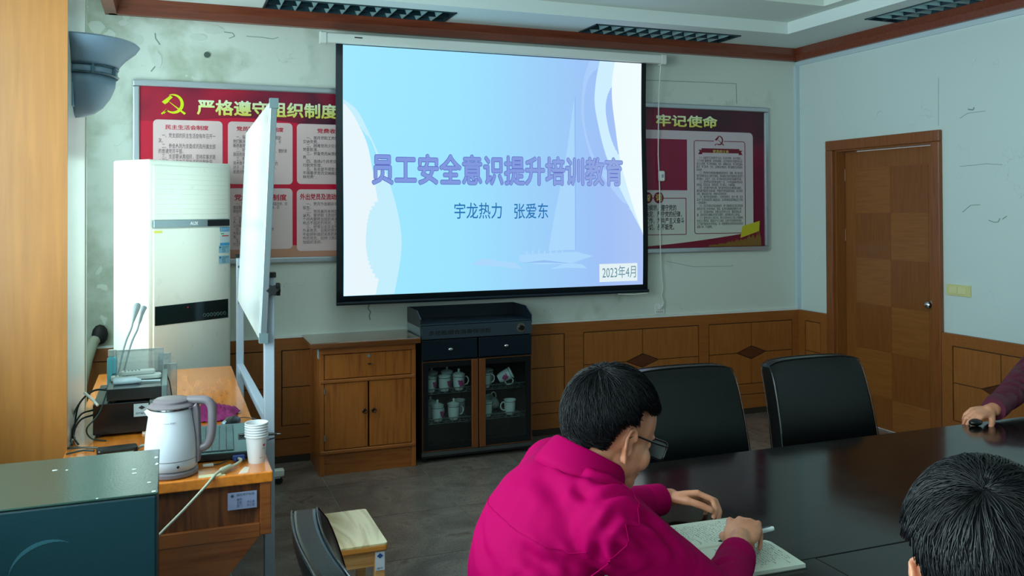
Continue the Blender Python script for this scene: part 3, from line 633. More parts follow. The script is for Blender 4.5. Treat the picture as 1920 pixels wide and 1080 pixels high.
# faint sailing boat on the slide
FB = slide_mat('slide_boat', [(0, c3(170, 216, 252)), (1, c3(170, 212, 252))], 1.0)
FBD = slide_mat('slide_boat_dark', [(0, c3(142, 188, 240)), (1, c3(142, 188, 240))], 1.0)
def spoly(pts, mat, d=.0065, name='slide_picture'): MB().prism(pts, 'Y', SY - d - .0005, SY - d).build(name, mat, scr)
spoly([(2.659,2.377), (2.661,1.311), (2.456,1.308), (2.506,1.568), (2.591,1.942)], FB, .0040)
spoly([(2.244,1.283), (2.67,1.296), (2.795,1.263), (2.628,1.214), (2.383,1.213), (2.232,1.239)], FB, .0050)
spoly([(1.888,1.227), (1.972,1.268), (2.107,1.242), (2.204,1.233), (2.263,1.183), (2.107,1.206)], FB, .0042)
spoly([(2.464,1.178), (2.595,1.222), (2.719,1.204), (2.752,1.177), (2.586,1.185)], FB, .0042)
spoly([(2.256,1.228), (2.424,1.242), (2.644,1.214), (2.424,1.227)], FBD, .0058)
spoly([(2.663,2.385), (2.67,2.385), (2.668,1.311), (2.661,1.311)], FBD, .0058)
for k in range(7): spoly([(2.285 + .045 * k, 1.285), (2.30 + .045 * k, 1.285), (2.296 + .045 * k, 1.31 + .008 * (k % 3)), (2.288 + .045 * k, 1.31)], FB, .0048)
TI = slide_mat('slide_title_ink', [(0, c3(128, 152, 222)), (1, c3(146, 168, 226))], 1.0)
TO = slide_mat('slide_title_outline', [(0, c3(92, 108, 196)), (1, c3(100, 116, 200))], 1.0)
TB = slide_mat('slide_subtitle_ink', [(0, c3(34, 112, 178)), (1, c3(34, 112, 178))], 1.0)
bx = (1.215,3.038,1.761,1.965)
text('员工安全意识提升培训教育', (bx[0] - .004, bx[1] + .004, bx[2] - .004, bx[3] + .004), TO, scr, 'title_outline', d=SY - .0095, bold=.045, res=3)
text('员工安全意识提升培训教育', bx, TI, scr, 'title', d=SY - .011, bold=.022, res=3)
text('宇龙热力', (1.77,2.108,1.534,1.643), TB, scr, 'subtitle', d=SY - .0095, res=3, bold=.006)
text('张爱东', (2.199,2.453,1.531,1.639), TB, scr, 'subtitle', d=SY - .0095, res=3, bold=.006)
u0, u1, v0, v1 = (2.85,3.155,1.076,1.204)
MB().box(u0, u1, SY - .009, SY - .006, v0, v1).build('date_box', slide_mat('slide_date_box', [(0, c3(226, 240, 244)), (1, c3(226, 240, 244))], 1.0), scr)
text('2023年4月', (2.871,3.142,1.1,1.189), slide_mat('slide_date_ink', [(0, c3(96, 140, 152)), (1, c3(96, 140, 152))], 1.0), scr, 'date', d=SY - .0105, res=3)
m = MB().prism(rrect(SY - .03, SY + .035, 2.660, 2.725, .012), 'X', .92, 3.36)
hous = m.build('housing', WHITEP, scr, smooth=30)
for x_ in (.886, 3.36): MB().prism(rrect(SY - .034, SY + .038, 2.655, 2.73, .014), 'X', x_, x_ + .034).build('end_cap', WHITEP, scr)
for x_ in (1.1, 3.2): MB().box(x_, x_ + .03, SY + .03, -.0, 2.675, 2.71).build('wall_bracket', ALU, scr)
MB().box(1.10, 1.15, SY - .032, SY - .03, 2.697, 2.704).build('maker_mark', BLACKM, scr)
MB().cyl((.985, SY - .002, 1.0), (3.25, SY - .002, 1.0), .012, n=12).build('weight_bar', flat('weight_bar_black', c3(10, 30, 44), .4), scr, smooth=60)
MB().tube([(3.0, SY, .985), (3.13, SY - .002, .978), (3.24, SY, .982)], .005).build('pull_cord', WHITEP, scr)
# --- motor cable of the screen with its inline switch
cc = thing('screen_cable', 'white cable with inline rocker switch hanging right of the projection screen', 'cable', (3.39, 0, .9))
p_ = [(3.378, -.10, 2.66), (3.383, -.06, 2.45), (3.390, -.035, 2.0), (3.398, -.035, 1.80), (3.402, -.035, 1.70), (3.402, -.035, 1.4), (3.41, -.03, 1.15), (3.425, -.03, 1.0), (3.41, -.03, .95), (3.43, -.03, .90), (3.42, -.035, .87), (3.405, -.035, .865)]
MB().tube(p_, .0042, 8).build('cord', WHITEP, cc, smooth=60)
b3 = (3.416,-0.035,1.84)
MB().prism(rrect(b3[0] - .022, b3[0] + .022, b3[2] - .038, b3[2] + .038, .012), 'Y', -.050, -.022).build('inline_switch', WHITEP, cc, bevel=.004)
MB().box(b3[0] - .006, b3[0] + .008, -.054, -.05, b3[2] - .012, b3[2] + .012).build('rocker', flat('rocker_grey', c3(150, 160, 176), .4), cc)
tt = thing('wall_socket', 'white wall socket with a plug, just above the dado right of the screen', 'socket', (3.407, 0, .85))
u0, u1, v0, v1 = (3.37,3.452,0.81,0.889); MB().box(u0, u1, -.012, 0, v0, v1).build('socket_plate', WHITEP, tt, bevel=.003)
for k in range(4): MB().box(u0 + .012 + .015 * k, u0 + .018 + .015 * k, -.0125, -.011, v0 + .012, v0 + .018).build('slot', BLACKM, tt)
MB().box(3.395, 3.42, -.035, -.012, .85, .885).build('plug', WHITEP, tt, bevel=.003)
tt = thing('light_switch', 'cream double rocker light switch on the right wall beside the door', 'switch', (XR, -1.54, 1.07))
ZS = 1.067
MB().box(XR - .010, XR, -1.632, -1.446, ZS - .036, ZS + .036).build('switch_plate', flat('cream_plastic', c3(216, 212, 150), .4), tt, bevel=.003)
for k in range(2): MB().box(XR - .015, XR - .008, -1.535 - .066 * k + .002, -1.47 - .066 * k - .002, ZS - .022, ZS + .022).build('rocker', flat('cream_rocker', c3(224, 220, 164), .35), tt, bevel=.002)
# --- wall lamp on the column side
lamp = thing('wall_lamp', 'grey half bowl wall lamp with flared rim on the window column', 'lamp', (-.34, -1.98, 1.97))
LG = flat('lamp_grey', c3(112, 138, 158), .45); LGD = flat('lamp_band', c3(60, 92, 104), .35)
ML = Matrix.Translation((-.34, -1.98, 0)) @ Matrix.Scale(.92, 4, (1, 0, 0))
def half(prof, name, mat, par=lamp):
    m = MB().lathe(prof, 28, ML, -math.pi / 2, math.pi / 2); o = m.build(name, mat, par, smooth=50)
    sd = o.modifiers.new('s', 'SOLIDIFY'); sd.thickness = .005; return o
half([(.240, 2.248), (.249, 2.240), (.235, 2.222), (.195, 2.190), (.172, 2.165), (.165, 2.150)], 'flared_shade', LG)
half([(.158, 2.150), (.160, 2.148), (.160, 2.118), (.156, 2.114)], 'band', LG)
half([(.163, 2.151), (.168, 2.148), (.163, 2.144)], 'band_ring', LGD); half([(.163, 2.122), (.168, 2.118), (.163, 2.113)], 'band_ring', LGD)
for a in (-62, -22, 22, 62): MB().cyl((-.34 + .163 * .92 * math.cos(R(a)), -1.98 + .163 * math.sin(R(a)), 2.116), (-.34 + .163 * .92 * math.cos(R(a)), -1.98 + .163 * math.sin(R(a)), 2.15), .006, n=8).build('band_post', LGD, lamp)
half([(.156, 2.114), (.152, 2.08), (.135, 2.04), (.105, 2.0), (.07, 1.975), (.03, 1.962), (.0, 1.958)], 'bowl', LG)
MB().box(-.345, -.335, -2.13, -1.83, 1.99, 2.2).build('back_plate', LG, lamp)
# --- condenser pipe in the window corner
pp = thing('conditioner_pipe', 'cream lagged pipe with dark foam end leaving the wall behind the column', 'pipe', (-.5, -.1, .5))
MB().tube([(-.40, -.02, .85), (-.42, -.07, .83), (-.445, -.12, .74), (-.47, -.16, .6), (-.48, -.18, .3), (-.48, -.18, .0)], .03, 12).build('lagged_pipe', flat('pipe_cream', c3(170, 176, 156), .7, bump=.4, bscale=30), pp, smooth=60)
MB().sph((-.385, -.03, .87), (.045, .03, .06), 12).build('foam_end', BLACKM, pp, smooth=60)
# ================================================================== AIR CONDITIONER
ACA = R(42)
ac = thing('air_conditioner', 'tall cream floor standing air conditioner in the window corner', 'air conditioner', (-.107, -.646, 0), ACA)
MA = WM[ac.name]      # local: x along the front, y into the unit, z up
ACW, ACD, ACH = .60, .28, 1.876
ACM = flat('conditioner_shell', c3(236, 238, 226), .35); ACP = flat('conditioner_panel', c3(236, 238, 226), .28)
MB().box(0, ACW, 0, ACD, .06, ACH, MA).build('body', ACM, ac, bevel=.012)
MB().box(.01, ACW - .01, .01, ACD - .01, 0, .06, MA).build('base', flat('conditioner_base', c3(150, 156, 146), .5), ac)
a0 = (0.0257,1.0825)[0]; a1 = (0.5731,1.0271)[0]
za = (0.2802,1.5286)[1] + .018; zb = (0.2802,1.5286)[1] - .022; zt = (0.2801,1.8448)[1]
MB().box(a0, a1, -.010, .01, za, zt, MA).build('louvre_door', ACP, ac, bevel=.004)
for k in range(9):
    z = za + .05 + k * (zt - za - .08) / 8
    MB().prism([(-.0125, z - .016), (-.0095, z - .019), (-.0095, z + .019), (-.0105, z + .019)], 'X', a0 + .012, a1 - .012, MA).build('louvre_slat', ACP, ac)
MB().box(a0, a1, -.014, .01, zb, za, MA).build('name_bar', flat('name_bar_grey', c3(132, 150, 156), .35, metal=.4), ac, bevel=.002)
MB().box((0.4028,1.5266)[0], a1, -.0155, .0, zb + .002, za - .002, MA).build('receiver_window', BLACK, ac)
MXZ = MA @ Matrix(((1, 0, 0, 0), (0, 0, 1, 0), (0, 1, 0, 0), (0, 0, 0, 1)))   # (u, z, d)
zm = (0.2996,1.5253)[1]
text('AUX', ((0.2724,1.5287)[0], (0.3309,1.5278)[0], zm - .009, zm + .011), flat('logo_white', c3(236, 240, 240), .4), ac, 'logo', d=-.0148, bold=.03, M=MXZ)
MB().box(a0, a1, -.010, .01, .14, zb - .006, MA).build('lower_panel', ACP, ac, bevel=.004)
MB().prism([(0.0327,1.0817), (0.5646,1.0753), (0.5646,0.9649), (0.0328,0.9785)], 'Y', -.0125, -.008, MA).build('display_panel', flat('display_glass', c3(10, 34, 36), .12), ac)
for k in range(7):
    q = (0.3785,1.001); q = (q[0] + k * ((0.5348,0.9965)[0] - q[0]) / 6, q[1] + k * ((0.5348,0.9965)[1] - q[1]) / 6 - .002)
    rg = [(q[0] + .009 * math.cos(t), -.0135, q[1] + .009 * math.sin(t)) for t in (2 * math.pi * j / 14 for j in range(14))]
    MB().tube(rg, .0012, 5, MA, closed=True).build('touch_button', flat('button_ring', c3(110, 140, 142), .4), ac)
q = (0.2571,1.0561); MB().cyl((q[0], -.0135, q[1]), (q[0], -.012, q[1]), .006, n=12, M=MA).build('indicator_light', flat('red_led', c3(150, 20, 30), .4), ac)
def sticker(par, u0, u1, v0, v1, d, mat, name='sticker', M=MA): return MB().box(u0, u1, d, d + .003, v0, v1, M).build(name, mat, par)
SB = flat('sticker_blue', c3(60, 160, 214), .4); SWH = flat('sticker_white', c3(214, 232, 236), .4); SLB = flat('sticker_light_blue', c3(150, 200, 220), .4)
LBLK = flat('label_print', c3(60, 80, 100), .5)
su0, su1 = (0.5014,1.4562)[0], (0.5734,1.4542)[0]
def zz(y): return (0.5351,1.4553)[1] + (440 - y) * ((0.5351,1.4993)[1] - (0.535,1.2855)[1]) / 68
sticker(ac, su0, su1, zz(474), zz(426), -.0118, SWH)
sticker(ac, su0, su1, zz(434), zz(426), -.0126, SB, 'sticker_band'); sticker(ac, su0, su1, zz(460), zz(455), -.0126, SB, 'sticker_band')
text('能效标识', (su0 + .004, su1 - .004, zz(433), zz(427)), SWH, ac, 'label_text', d=-.0130, M=MXZ)
sticker(ac, su0 + .006, su0 + .03, zz(439), zz(437), -.0126, flat('sticker_green', c3(60, 170, 90), .5), 'energy_bar'); sticker(ac, su0 + .015, su1 - .006, zz(443), zz(441), -.0126, flat('sticker_red', c3(214, 60, 60), .5), 'energy_bar')
for y0, y1 in ((460, 474), (479, 494)):
    sticker(ac, su0 - .01, su1, zz(y1), zz(y0), -.0126, SLB)
    text('固定资产\n编号\n名称', (su0 + .014, su1 - .004, zz(y1 - 1.5), zz(y0 + 1.5)), LBLK, ac, 'label_text', d=-.0130, M=MXZ, res=1)
    cx_ = su0 + .0; cz_ = zz(y0 + 3.5); MB().prism([(cx_ - .007, cz_), (cx_, cz_ - .007), (cx_ + .007, cz_), (cx_, cz_ + .007)], 'Y', -.0132, -.012, MA).build('label_mark', flat('mark_blue', c3(30, 70, 130), .5), ac)
sticker(ac, a0, a0 + .055, zz(433), zz(429), -.0118, flat('sticker_yellow', c3(226, 220, 90), .5))

# ================================================================== WOODEN CUPBOARD
CBW = wood('cupboard_wood', c3(160, 92, 38), c3(136, 72, 28), 'Z', 4, .28, .3); CBWX = wood('cupboard_wood_across', c3(156, 88, 38), c3(132, 68, 26), 'X', 4, .28, .3)
CBT = wood('cupboard_top', c3(120, 70, 36), c3(104, 58, 28), 'X', 4, .12, .8); CBD = wood('cupboard_door', c3(164, 94, 36), c3(136, 70, 24), 'Z', 3, .28, .3)
cb = thing('cupboard', 'low oak brown cupboard with one drawer and double doors under the screen', 'cupboard', (1.12, -.2, 0))
x0, x1, y0 = .835, 1.430, -.392
MB().box(x0, x0 + .02, y0 + .004, -.02, 0, .765).build('side_panel', CBW, cb); MB().box(x1 - .02, x1, y0 + .004, -.02, 0, .765).build('side_panel', CBW, cb)
MB().box(x0 + .02, x1 - .02, -.035, -.02, .02, .765).build('back_panel', CBW, cb)
MB().box(x0 + .02, x1 - .02, y0 + .03, -.035, .13, .145).build('bottom_panel', CBW, cb)
MB().box(.782, 1.452, -.44, -.015, .768, .803).build('top', [CBT], cb, bevel=.006)
MB().box(x0, x0 + .028, y0 - .006, y0 + .012, 0, .765).build('stile', CBW, cb, bevel=.003); MB().box(x1 - .028, x1, y0 - .006, y0 + .012, 0, .765).build('stile', CBW, cb, bevel=.003)
for z0, z1 in ((.728, .765), (.553, .575), (.128, .150)): MB().box(x0 + .004, x1 - .004, y0 - .016, y0 + .01, z0, z1).build('rail', CBWX, cb, bevel=.006, bseg=3)
MB().box(x0 + .028, x1 - .028, y0 + .004, y0 + .014, .0, .128).build('plinth', CBWX, cb)
dr = MB().box(x0 + .031, x1 - .031, y0 - .004, y0 + .014, .578, .724).build('drawer_front', CBD, cb, bevel=.002)
MB().cyl((1.134, y0 - .008, .705), (1.134, y0, .705), .010, n=16).build('keyhole', ALU, dr)
MB().box(1.128, 1.146, y0 - .018, y0 - .003, .654, .660).build('pull', BLACKM, dr)
xm = (x0 + x1) / 2
for a, b, kx in ((x0 + .031, xm - .005, xm - .026), (xm + .005, x1 - .031, xm + .030)):
    dd = MB().box(a, b, y0 - .006, y0 + .014, .153, .551).build('door_panel', CBD, cb, bevel=.002)
    MB().tube([(kx + .012 * math.cos(t), y0 - .014, .372 + .012 * math.sin(t)) for t in (2 * math.pi * j / 16 for j in range(16))], .004, 8, closed=True).cyl((kx, y0 - .012, .372), (kx, y0 - .005, .372), .011, n=16).build('ring_handle', flat('dark_brass', c3(92, 66, 44), .3, metal=.8), dd)
for z_ in (.21, .49): MB().cyl((x0 + .030, y0 - .009, z_), (x0 + .030, y0 - .009, z_ + .035), .004, n=8).build('hinge', ALU, cb)
MB().box(x0 - .0015, x0, y0 + .02, y0 + .06, .70, .76).build('sticker', SLB, cb)

# ================================================================== CROCKERY STEAMING CABINET
dc = thing('crockery_cabinet', 'black steel tea cup cabinet with glass doors beside the oak cupboard', 'cabinet', (1.84, -.2, 0))
DK = flat('cabinet_steel', c3(28, 38, 48), .32, metal=.3); DKB = flat('cabinet_drawer', c3(18, 32, 44), .3, metal=.2); CPW = flat('copper_edge', c3(150, 88, 52), .35, metal=.6)
X0, X1, Y0, Y1 = 1.474, 2.222, -.37, -.03
m = MB().box(X0, X0 + .012, Y0, Y1, .03, .85).box(X1 - .012, X1, Y0, Y1, .03, .85).box(X0 + .012, X1 - .012, Y1 - .012, Y1, .03, .85).box(X0 + .012, X1 - .012, Y0, Y1 - .012, .03, .045).box(X0 + .012, X1 - .012, Y0 + .01, Y1 - .012, .625, .64)
m.box(1.842, 1.854, Y0 + .012, Y1 - .012, .045, .625)
m.build('carcass', BLACKM, dc)
for sx_, nm in ((X0 - .001, 'l'), (X1 + .001, 'r')): MB().box(sx_ - .002, sx_ + .002, Y0 + .02, Y1, .78, .868).build('side_plate', flat('bright_side', c3(150, 168, 174), .3, metal=.5), dc)
MB().box(X0 - .004, X1 + .004, Y0 - .006, Y1, .85, .872).build('worktop', DK, dc, bevel=.003)
for sx_ in (X0 - .004, X1 + .0): MB().prism([(Y0 + .004, .872), (Y1, .872), (Y1, .952), (Y0 + .10, .952), (Y0 + .004, .905)], 'X', sx_, sx_ + .006).build('side_guard', DK, dc)
MB().box(X0, X1, Y1 - .006, Y1, .872, .952).build('back_guard', DK, dc)
MB().box(X0, X1, Y0 - .008, Y0 + .004, .778, .862).build('control_panel', flat('control_panel_steel', c3(66, 80, 92), .35, metal=.4), dc, bevel=.002)
text('多功能组合消毒保洁柜', (1.52, 1.935, .803, .832), BLACKM, dc, 'lettering', d=Y0 - .0095, bold=.02)
MB().cyl((2.145, Y0 - .012, .822), (2.145, Y0 - .008, .822), .030, n=28).build('dial_ring', flat('dial_ring', c3(176, 172, 150), .25, metal=.8), dc)
MB().cyl((2.145, Y0 - .03, .822), (2.145, Y0 - .01, .822), .017, .020, n=24).build('dial', BLACK, dc)
for x_ in (2.01, 2.06): MB().cyl((x_, Y0 - .012, .822), (x_, Y0 - .007, .822), .006, n=12).build('pilot_light', flat('pilot_dark', c3(70, 84, 90), .2), dc)
for a, b in ((X0 + .002, 1.842), (1.854, X1 - .002)):
    d_ = MB().box(a, b, Y0 - .010, Y0 + .004, .648, .772).build('drawer_front', DKB, dc, bevel=.003)
    xc = (a + b) / 2; MB().cyl((xc, Y0 - .014, .712), (xc, Y0 - .010, .712), .006, n=12).sph((xc, Y0 - .024, .712), (.017, .011, .011), 14).build('drawer_knob', CHROME, d_, smooth=60)
m_, nt, b_ = new('cabinet_glass')
tr = nt.nodes.new('ShaderNodeBsdfTransparent'); tr.inputs[0].default_value = (.85, .92, .92, 1); gl = nt.nodes.new('ShaderNodeBsdfGlossy'); gl.inputs['Roughness'].default_value = .03; gl.inputs[0].default_value = (.7, .8, .8, 1); mx = nt.nodes.new('ShaderNodeMixShader'); mx.inputs[0].default_value = .07
nt.links.new(tr.outputs[0], mx.inputs[1]); nt.links.new(gl.outputs[0], mx.inputs[2]); nt.links.new(mx.outputs[0], nt.nodes['Material Output'].inputs[0])
for a, b, hs in ((X0 + .002, 1.845, 1), (1.852, X1 - .002, -1)):
    zb, zt = .072, .638; yd = Y0 - .006; fw = .040
    m = MB().box(a, a + fw, yd, yd + .012, zb, zt).box(b - fw, b, yd, yd + .012, zb, zt).box(a + fw, b - fw, yd, yd + .012, zb, zb + fw).box(a + fw, b - fw, yd, yd + .012, zt - fw, zt)
    dd = m.build('glass_door', BLACK, dc)
    MB().box(a + fw, b - fw, yd + .003, yd + .007, zb + fw, zt - fw).build('door_pane', m_, dd)
    hx = (b - .044, b) if hs > 0 else (a, a + .044)
    MB().box(hx[0], hx[1], yd - .012, yd, zb, zt).build('door_handle_strip', CPW, dd, bevel=.003)
    e = MB().box(a, b, yd - .002, yd, zt - .004, zt).box(a, b, yd - .002, yd, zb, zb + .004)
    e.box(*((a, a + .004) if hs > 0 else (b - .004, b)), yd - .002, yd, zb, zt).build('door_edge', CPW, dd)
MB().box(X0 - .002, X1 + .002, Y0 - .01, Y0 + .004, .045, .068).build('bottom_rail', flat('rail_steel', c3(100, 104, 104), .35, metal=.7), dc)
for x_ in (X0 + .03, X1 - .03):
    for y_ in (Y0 + .04, Y1 - .04): MB().cyl((x_, y_, 0), (x_, y_, .035), .015, n=12).build('foot', BLACKM, dc)
WIRE = flat('wire_rack', c3(120, 136, 140), .3, metal=.8)
for sidek, (a, b) in enumerate(((X0 + .02, 1.838), (1.858, X1 - .02))):
    for zs in (.235, .425):
        m = MB()
        for k in range(6): y_ = Y0 + .03 + k * .052; m.tube([(a, y_, zs), (b, y_, zs)], .0022, 6)
        for k in range(8): x_ = a + .01 + (b - a - .02) * k / 7; m.tube([(x_, Y0 + .03, zs + .03), (x_, Y0 + .03, zs), (x_, Y0 + .29, zs), (x_, Y0 + .29, zs + .03)], .0022, 6)
        m.tube([(a, Y0 + .03, zs + .03), (b, Y0 + .03, zs + .03)], .003, 6).build('wire_rack', WIRE, dc)
CER = flat('cup_porcelain', c3(226, 236, 232), .18); CEP = flat('cup_flower', c3(176, 60, 120), .4)
cups = []
def teacup(loc, rz, label, lid=False, tilt=0, flower=True):
    t = thing('tea_cup', label, 'cup', (0, 0, 0), 0, 'white porcelain tea cups in the glass fronted cabinet')
    MB().lathe([(0, .0), (.026, .0), (.030, .006), (.036, .03), (.039, .09), (.041, .098), (.038, .097), (.036, .03), (.0, .012)], 24).build('cup_body', CER, t, smooth=50)
    MB().tube([(.036, 0, .080), (.052, 0, .083), (.064, 0, .07), (.066, 0, .05), (.056, 0, .033), (.035, 0, .028)], .0045, 8).build('handle', CER, t, smooth=60)
    MB().lathe([(.0402, .084), (.0406, .086), (.0402, .088)], 24).build('rim_line', flat('cup_line', c3(70, 100, 110), .4), t)
    if flower:
        m = MB()
        for k, (a, z, r) in enumerate(((-95, .045, .011), (-80, .055, .012), (-70, .040, .010), (-88, .034, .009), (-105, .060, .008))):
            m.cyl((.0375 * math.cos(R(a)), .0375 * math.sin(R(a)), z), (.0405 * math.cos(R(a)), .0405 * math.sin(R(a)), z), r, n=8)
        m.build('flower_print', CEP, t)
    if lid: MB().lathe([(0, .103), (.0, .103), (.041, .100), (.042, .104), (.025, .112), (.008, .116), (.006, .122), (.009, .130), (.006, .136), (0, .137)], 24).build('lid', CER, t, smooth=50)
    t.location = loc; t.rotation_euler = (tilt, 0, rz); return t
FA, FB_ = Y0 + .095, Y0 + .21
zu, zl = .4275, .2375
for (x, y, z, rz, lid, tl, fl, lb) in (
    (1.555, FA, zu, 40, 0, 0, 1, 'white tea cup on the upper rack of the left door, leftmost in front'),
    (1.652, FA, zu, 38, 0, 0, 1, 'flowered white tea cup on the upper rack, middle of the left door'),
    (1.750, FA, zu, 0, 1, 0, 1, 'flowered lidded tea cup on the upper rack beside the left door edge'),
    (1.600, FB_, zu, 90, 1, 0, 0, 'plain lidded tea cup at the back of the upper left rack'),
    (1.705, FB_, zu, 90, 1, 0, 0, 'plain lidded tea cup at the back right of the upper left rack'),
    (1.605, FA, zl, 35, 1, 0, 1, 'flowered lidded tea cup on the lower left rack, the left one'),
    (1.715, FA, zl, 0, 1, 0, 0, 'plain white lidded tea cup at the front of the lower left rack'),
    (1.790, FB_, zl + .002, 90, 0, 0, 1, 'flowered tea cup at the back right corner of the lower left rack'),
    (1.590, FB_, zl, 0, 1, 0, 0, 'plain lidded tea cup at the back of the lower left rack'),
    (1.930, FA, zu, 0, 0, 0, 0, 'plain white tea cup on the upper rack behind the right door handle strip'),
    (1.990, FB_, zu, 40, 0, 0, 0, 'plain tea cup standing at the back of the upper right rack'),
    (1.940, FA, zl, 180, 0, 0, 0, 'plain white tea cup on the lower right rack beside the door edge'),
    (2.105, FA, zl, 180, 0, 0, 0, 'tall plain tea cup at the front right of the lower right rack')):
    teacup((x, y, z), R(rz), lb, lid, tl, fl)
c_ = teacup((2.045, FA + .01, zu + .035), 0, 'flowered tea cup lying tipped over on the upper right rack', False, 0, True); c_.rotation_euler = (0, R(62), R(-20)); c_.location = (2.03, FA + .01, zu + .045)
c_ = teacup((2.03, FB_, zl), 0, 'plain tea cup leaning on its side at the back of the lower right rack', False, 0, False); c_.rotation_euler = (0, R(-60), R(30)); c_.location = (2.05, FB_, zl + .043)
tt = tag(MB().lathe([(0, 0), (.03, 0), (.05, .012), (.048, .014), (.028, .004), (0, .004)], 24, Matrix.Translation((1.575, Y0 + .08, .0455))).build('saucer', CER, None, smooth=60), 'small white saucer on the floor of the cabinet, left side', 'saucer')

# ================================================================== WHITEBOARD ON ITS STAND
wbt = thing('whiteboard', 'mobile whiteboard seen nearly edge on beside the desk', 'whiteboard', (.38, -1.27, 0))
NA, NB = Vector((.387, -2.075, 2.032)), Vector((.345, -2.075, 1.085)); FA_, FB2 = Vector((.420, -.480, 2.040)), Vector((.374, -.480, 1.085))
def slab(m, p, q, r, s, t):   # quad p,q,r,s thickened by t along its normal
    n = (q - p).cross(s - p).normalized() * t; vs = [p, q, r, s, p + n, q + n, r + n, s + n]
    return m.add([tuple(v) for v in vs], [(3, 2, 1, 0), (4, 5, 6, 7), (0, 1, 5, 4), (1, 2, 6, 5), (2, 3, 7, 6), (3, 0, 4, 7)])
slab(MB(), NA, NB, FB2, FA_, -.014).build('writing_panel', flat('whiteboard_enamel', c3(226, 232, 232), .22), wbt)
ez = (NA - NB).normalized(); eh = (FA_ - NA).normalized(); nn = eh.cross(ez).normalized()
def bar(p, q, w, t, mat, name, par=wbt, up=None):
    p = Vector(p); q = Vector(q); d = (q - p).normalized(); s = (up or Vector((0, 0, 1))); a = d.cross(s).normalized() if abs(d.dot(s)) < .95 else Vector((1, 0, 0)); b = d.cross(a).normalized()
    vs = []
    for c_ in (p, q): vs += [tuple(c_ + a * sa * w / 2 + b * sb * t / 2) for sa, sb in ((-1, -1), (1, -1), (1, 1), (-1, 1))]
    return MB().add(vs, [(3, 2, 1, 0), (4, 5, 6, 7), (0, 1, 5, 4), (1, 2, 6, 5), (2, 3, 7, 6), (3, 0, 4, 7)]).build(name, mat, par, bevel=.002)
off = Vector((.005, 0, 0))
WFR = flat('board_frame', c3(150, 166, 172), .3, metal=.7)
for p, q, nm in ((NA, NB, 'frame'), (FA_, FB2, 'frame'), (NA, FA_, 'frame'), (NB, FB2, 'frame')): bar(p + off, q + off, .026, .026, WFR, nm, up=nn)
for p in (NA, FA_, NB, FB2): MB().box(p.x - .012, p.x + .022, p.y - .018, p.y + .018, p.z - .02, p.z + .02).build('corner_cap', flat('corner_cap_grey', c3(110, 130, 136), .5), wbt)
SP = flat('stand_paint', c3(176, 190, 206), .35)
for yy in (-2.035, -.44):
    MB().box(.356, .396, yy - .022, yy + .022, .06, 1.33).build('post', SP, wbt, bevel=.003)
    MB().box(.350, .402, yy - .026, yy + .026, 1.325, 1.345).build('post_cap', BLACKM, wbt)
    xa_ = .12 if yy < -1 else .22
    MB().box(xa_, .60, yy - .022, yy + .022, .035, .075).build('foot_bar', SP, wbt, bevel=.003)
    for xx in (xa_ + .005, .592):
        MB().box(xx - .03, xx + .03, yy - .025, yy + .025, .045, .085).build('foot_cap', WHITEP, wbt, bevel=.006)
        MB().cyl((xx, yy - .016, .022), (xx, yy + .016, .022), .022, n=16).build('caster', BLACK, wbt)
    kk = MB(); kk.cyl((.396, yy, 1.275), (.412, yy, 1.275), .016, n=12)
    kk.prism([(yy + (.030 if j % 2 == 0 else .022) * math.cos(2 * math.pi * j / 12), 1.275 + (.030 if j % 2 == 0 else .022) * math.sin(2 * math.pi * j / 12)) for j in range(12)], 'X', .405, .420)
    kk.cyl((.385, yy - .040, 1.275), (.385, yy - .018, 1.275), .012, n=12)
    kk.prism([(.385 + (.026 if j % 2 == 0 else .018) * math.cos(2 * math.pi * j / 12), 1.275 + (.026 if j % 2 == 0 else .018) * math.sin(2 * math.pi * j / 12)) for j in range(12)], 'Y', yy - .055, yy - .038)
    kk.build('clamp_knob', BLACKM, wbt, bevel=.002)
bar((.376, -2.035, .74), (.376, -.44, .70), .036, .036, SP, 'cross_bar')

# ================================================================== DESK AND WHAT STANDS ON IT
DX0, DX1, DY0, DY1, DZ = -.345, .312, -2.785, -.70, .75
DTOP = wood('desk_top_wood', c3(224, 130, 42), c3(206, 114, 34), 'Y', 3, .13, .6); DSIDE = wood('desk_side_wood', c3(150, 84, 40), c3(124, 62, 28), 'X', 4, .3, .3)
DGR = wood('desk_ply_grain', c3(130, 74, 36), c3(82, 42, 22), 'Z', 1.5, .4, .2, 7, wave=True)
dk = thing('desk', 'long orange wood desk by the window with an open slanted end', 'desk', (0, -1.73, 0))
MB().box(DX0, DX1, DY0, DY1, DZ - .035, DZ).build('desktop', DTOP, dk, bevel=.004)
def desk_end(y, s):
    MB().box(DX1 - .040, DX1 - .004, y, y + s * .022, .545, DZ - .035).build('end_stile', DSIDE, dk, bevel=.004)
    MB().box(DX0 + .01, DX1 - .04, y, y + s * .018, .540, .585).build('end_rail', DSIDE, dk, bevel=.002)
    MB().box(DX0 + .01, DX1 - .04, y + s * .012, y + s * .020, .585, DZ - .035).build('end_panel', DGR, dk)
    MB().prism([(DX0 + .01, .54), (DX1 - .042, .54), (DX1 - .16, .40), (DX1 - .20, .31), (DX0 + .01, .31)], 'Y', y + s * .002, y + s * .020).build('bracket_panel', DSIDE, dk, bevel=.002)
    MB().box(DX0 + .01, DX0 + .30, y + s * .004, y + s * .024, 0, .31).build('end_leg', DGR, dk)
desk_end(DY0 + .006, 1); desk_end(DY1 - .006, -1)
MB().box(DX0 + .02, DX1 - .02, -1.75, -1.732, .55, DZ - .035).build('divider', DSIDE, dk)
MB().box(DX0 + .01, DX1 - .01, DY0 + .03, DY1 - .03, .545, .557).build('under_shelf', DSIDE, dk)
